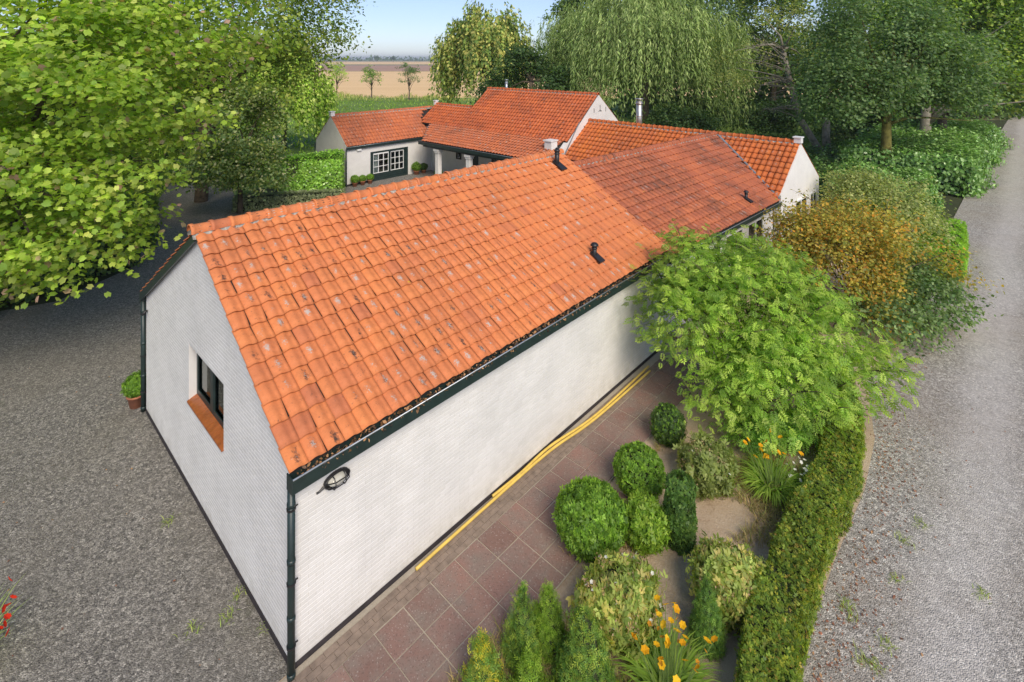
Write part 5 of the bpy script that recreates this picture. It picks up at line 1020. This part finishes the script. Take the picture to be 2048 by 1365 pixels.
def blades(name, P0, dirs, L, W, cols, mat, parent, curve=.5, kind=None):
    """arching strap leaves, four segments each"""
    n = len(P0); segs = 4; side = norm(np.cross(dirs, [0, 0, 1.0])); V = np.zeros((n, 2*(segs+1), 3))
    for j in range(segs+1):
        t = j/segs; p = P0+dirs*(L*t*(.35+.65*t))[:, None]*curve*1.4+np.outer(L*(t*1.05-curve*1.05*t**2.4), [0, 0, 1]); wv = W*(1-t**2.2*.97)*(.6+.4*min(1, t*4))
        V[:, 2*j] = p-side*wv[:, None]; V[:, 2*j+1] = p+side*wv[:, None]
    f = np.array([(2*j, 2*j+1, 2*j+3, 2*j+2) for j in range(segs)]); Fq = (f[None]+(np.arange(n)*2*(segs+1))[:, None, None]).reshape(-1, 4)
    return mesh_np(name, V.reshape(-1, 3), Fq, mat, parent, np.repeat(cols, 2*(segs+1), 0), smooth=True, kind=kind)
for k, (px, py, R, nb, nf, lab) in enumerate(((1545, 985, .45, 260, 22, 'daylily clump with orange flowers beside the box hedge and white daisies'), (1335, 1395, .55, 380, 34, 'daylily clump with yellow-orange flowers among the conifers'))):
    e = empty('daylily', gb(px, py), 0, lab, 'flowers'); th = rng.random(nb)*6.283; q = rng.random(nb)**.5*R*.5; P0 = np.column_stack([np.cos(th)*q, np.sin(th)*q, np.zeros(nb)]); dr = np.column_stack([np.cos(th), np.sin(th), np.zeros(nb)]); dr = norm(dr+rng.standard_normal((nb, 3))*[.5, .5, 0])
    blades('leaf_tuft', P0, dr, .42+.28*rng.random(nb), .013+.006*rng.random(nb), pal([(.115, .19, .024), (.165, .235, .04), (.085, .15, .02)], nb, .15), LEAF, e, .62)
    st_ = MB()
    for j in range(nf):
        a = random.uniform(0, 6.28); r_ = random.uniform(.1, R*1.15); top = Vector((math.cos(a)*r_, math.sin(a)*r_*.9, random.uniform(.62, 1.0))); st_.tube([(top.x*.25, top.y*.25, 0), (top.x*.7, top.y*.7, top.z*.6), top], [.007, .006, .004], 4)
        put_flower(random.choice(FO) if j % 4 else FBUD, top, e, .45, random.uniform(.8, 1.15))
    st_.build('flower_stalk', STALK, e)
e = empty('daisy_patch', gb(1606, 985), 0, 'patch of small white daisies against the box hedge', 'flowers'); nb = 150; th = rng.random(nb)*6.283; q = rng.random(nb)**.5*.28; P0 = np.column_stack([np.cos(th)*q, np.sin(th)*q, np.zeros(nb)]); dr = norm(np.column_stack([np.cos(th), np.sin(th), np.zeros(nb)])+rng.standard_normal((nb, 3))*[.6, .6, 0])
blades('leaf_tuft', P0, dr, .25+.25*rng.random(nb), .008*np.ones(nb), pal([(.12, .19, .04), (.16, .22, .06)], nb, .15), LEAF, e, .4)
for j in range(22): a = random.uniform(0, 6.28); r_ = random.uniform(0, .36); put_flower(FW, (math.cos(a)*r_, math.sin(a)*r_, random.uniform(.32, .52)), e, .4, 1.25)
for k, (px, py, lab) in enumerate(((1598, 890, 'broad-leaved fern tuft under the feathery shrub'), (1560, 905, 'small green perennial beside the fern tuft'), (1500, 900, 'trailing feathery seedling under the big shrub'))):
    shrub('fern' if k == 0 else 'perennial', lab, gb(px, py), [(0, 0, .35, .42, .4, .3)], 40, 6, .08, .17, T_PINN, [(.10, .19, .03), (.14, .24, .04)], 70+k, nst=3, cat='plant')
# potted topiary
def pot_ball(label, world, r, ph=.26, pr=.17, group=None, cols=BX, seed=1, name='potted_topiary'):
    e = empty(name, world, 0, label, 'potted plant', group)
    MB()._lathe([(0, 0), (pr*.7, 0), (pr*.95, ph*.85), (pr*1.08, ph*.86), (pr*1.08, ph), (pr*.9, ph), (pr*.88, ph*.9), (0, ph*.9)], (0, 0, 0), 14).build('pot', TERRA, e, True)
    clipped(None, None, None, 'ball', r, r*1.75, 1500, .055, cols, seed, e=e, z0=ph*.9); return e
pot_ball('round box topiary in a terracotta pot beside the green downpipe of the gable', G(273, 812), .26, .30, .19, seed=31)
for k, x in enumerate((.42, .98, 1.52)): pot_ball(('largest of three potted box balls, next to the garden room corner', 'middle one of three potted box balls in front of the garden room', 'potted box ball of three standing closest to the sliding doors')[k], at_E(x, -.36), (.27, .22, .21)[k], group='potted box balls by the sliding doors', seed=32+k)
pot_ball('bushy potted plant right of the sliding glass doors', at_E(5.25, -.4), .34, .28, .22, seed=36); pot_ball('smaller potted plant next to the bushy one by the doors', at_E(5.85, -.45), .27, .24, .17, seed=37, cols=DARK)
pot_ball('potted plant standing between the white pillars', to_world(AA, 22.6, 27.6), .26, .26, .18, seed=38)
pot_ball('dark potted plant beside the veranda door', to_world(AA, 23.4, 25.0), .3, .5, .2, seed=39, cols=DARK)
# red flowering plant at the yard corner
e = empty('geranium_bush', (-7.35, 6.85, 0), 0, 'leggy plant with bright red flowers at the edge of the gravel yard', 'flowers'); nb = 130; th = rng.random(nb)*6.283; q = rng.random(nb)**.5*.35; P0 = np.column_stack([np.cos(th)*q, np.sin(th)*q, np.zeros(nb)]); dr = norm(np.column_stack([np.cos(th), np.sin(th), np.zeros(nb)]))
blades('leaf_tuft', P0, dr, .62+.42*rng.random(nb), .010*np.ones(nb), pal([(.20, .27, .06), (.26, .30, .10), (.14, .22, .04)], nb, .15), LEAF, e, .35)
for px, py in [(22, 1192), (38, 1206), (30, 1228), (12, 1214), (8, 1246), (26, 1252), (4, 1180)]+[(random.uniform(-160, 0), random.uniform(1170, 1260)) for _ in range(12)]: put_flower(FR, ((px-1024)*6.85/F+7.35+random.gauss(0, .02), random.gauss(0, .12), 8.2-(py-YH)*6.85/F), e, .6)
# ------------------------------------------------------------------ ground litter and grasses
def scatter_poly(n, f): 
    P = np.array([f() for _ in range(n)]); return P
n = 2600; t = rng.random(n); L_ = np.array(LANE[1:12]); ii = (t*(len(L_)-1)).astype(int); fr = (t*(len(L_)-1)-ii)[:, None]; P = L_[ii]*(1-fr)+L_[ii+1]*fr+np.abs(rng.standard_normal((n, 2)))*[.35, -.30]+rng.standard_normal((n, 2))*.1
P = np.column_stack([P, np.full(n, .014)]); 
Q = np.column_stack([rng.uniform(-16, -4, 420), rng.uniform(7, 22, 420), np.full(420, .010)]); ok = [(to_local(AA, x, y)[0] < 2.9) for x, y, _ in Q]; Q = Q[ok]
Q2 = np.column_stack([rng.uniform(5, 13, 60), rng.uniform(6, 14, 60), np.full(60, .014)]); P = np.concatenate([P, Q, Q2]); n = len(P)
o = leaves('fallen_leaves', P, np.array([0, 0, 1.0])+rng.standard_normal((n, 3))*.22, .022+.04*rng.random(n)**2, T_SIMPLE, pal([(.16, .08, .045), (.12, .055, .03), (.19, .12, .055), (.09, .05, .03)], n, .2), LEAF_M, None, kind='stuff'); tag(o, 'scattered brown fallen leaves on the gravel', 'leaves')
n = 30000; u_ = rng.uniform(4.0, 13, n); v_ = rng.uniform(1.6, 5.2, n); P = np.array([to_world(AA, a, b, .008) for a, b in zip(u_, v_)]); ok = (vnoise(P, 1.6, 9) > .35) & (P[:, 0] < np.interp(P[:, 1], [p[1] for p in LANE[:8]], [p[0] for p in LANE[:8]])-.9); P = P[ok]; n = len(P)
dr = norm(np.column_stack([rng.standard_normal((n, 2)), np.zeros(n)])); o = blades('dry_grass', P, dr, .10+.18*rng.random(n), .006*np.ones(n), pal([(.20, .16, .07), (.16, .14, .05), (.10, .12, .03)], n, .2), LEAF_M, None, .5, kind='stuff'); tag(o, 'thin dry grass growing on the sandy garden bed', 'grass')
W_ = [G(1690, 1210), G(1705, 1235), G(1770, 1290), G(1725, 1325), G(1757, 1335), G(1840, 1050), G(1810, 1085), G(1790, 1160), G(1960, 1190), G(335, 1045), G(475, 1190), G(460, 1235), G(535, 1250), G(385, 1260), G(560, 1190), G(700, 1100)]
cl = np.repeat(np.array(W_), 26, 0)+np.column_stack([rng.standard_normal((26*len(W_), 2))*.06, np.full(26*len(W_), .004)]); n = len(cl); dr = norm(np.column_stack([rng.standard_normal((n, 2)), np.zeros(n)]))
o = blades('gravel_weeds', cl, dr, .05+.08*rng.random(n), .006*np.ones(n), pal([(.13, .19, .04), (.18, .22, .06)], n, .2), LEAF, None, .6, kind='stuff'); tag(o, 'small green weeds sprouting through the gravel', 'weeds')
n = 7000; P = np.column_stack([rng.uniform(-75, 40, n), rng.uniform(101, 113, n), np.zeros(n)]); hgt = np.clip(.5+.5*vnoise(P, .35, 17), .25, 1.6); dr = norm(np.column_stack([rng.standard_normal((n, 2)), np.zeros(n)]))
o = blades('tall_grass', P, dr, hgt*(.7+.6*rng.random(n)), .05*np.ones(n), pal([(.16, .21, .04), (.24, .25, .08), (.10, .15, .03)], n, .2), LEAF_M, None, .35, kind='stuff'); tag(o, 'band of tall grass and weeds along the field edge', 'grass')
n = 13000; P = np.column_stack([rng.uniform(-45, 12, n), 34+rng.random(n)**1.3*68, np.full(n, -.01)]); dr = norm(np.column_stack([rng.standard_normal((n, 2)), np.zeros(n)]))
lu = np.array([to_local(AA, x, y) for x, y in P[:, :2]]); P = P[(lu[:, 1] > 34.8) | (lu[:, 0] < 16.8) | (lu[:, 0] > 31.5)]; n = len(P); dr = dr[:n]
o = blades('meadow_tufts', P, dr, .22+.25*rng.random(n), .06*np.ones(n), pal([(.12, .21, .02), (.18, .27, .035), (.08, .15, .015)], n, .2), LEAF, None, .5, kind='stuff'); tag(o, 'rough green meadow grass behind the garden room', 'grass')

# ------------------------------------------------------------------ air
hm = bpy.data.materials.new('haze_air'); hm.use_nodes = True; ht = hm.node_tree
for n_ in list(ht.nodes):
    if n_.type == 'BSDF_PRINCIPLED': ht.nodes.remove(n_)
pv = ht.nodes.new('ShaderNodeVolumePrincipled'); pv.inputs['Color'].default_value = (0.88, 0.93, 1.0, 1); pv.inputs['Density'].default_value = 0.00030; pv.inputs['Anisotropy'].default_value = 0.2
ht.links.new(pv.outputs[0], ht.nodes['Material Output'].inputs['Volume'])
hz = MB().box(-4050, 4050, -350, 6050, -1.2, 27).build('haze', hm); hz['kind'] = 'stuff'; hz['label'] = 'thin pale haze in the air over the fields'; hz['category'] = 'haze'
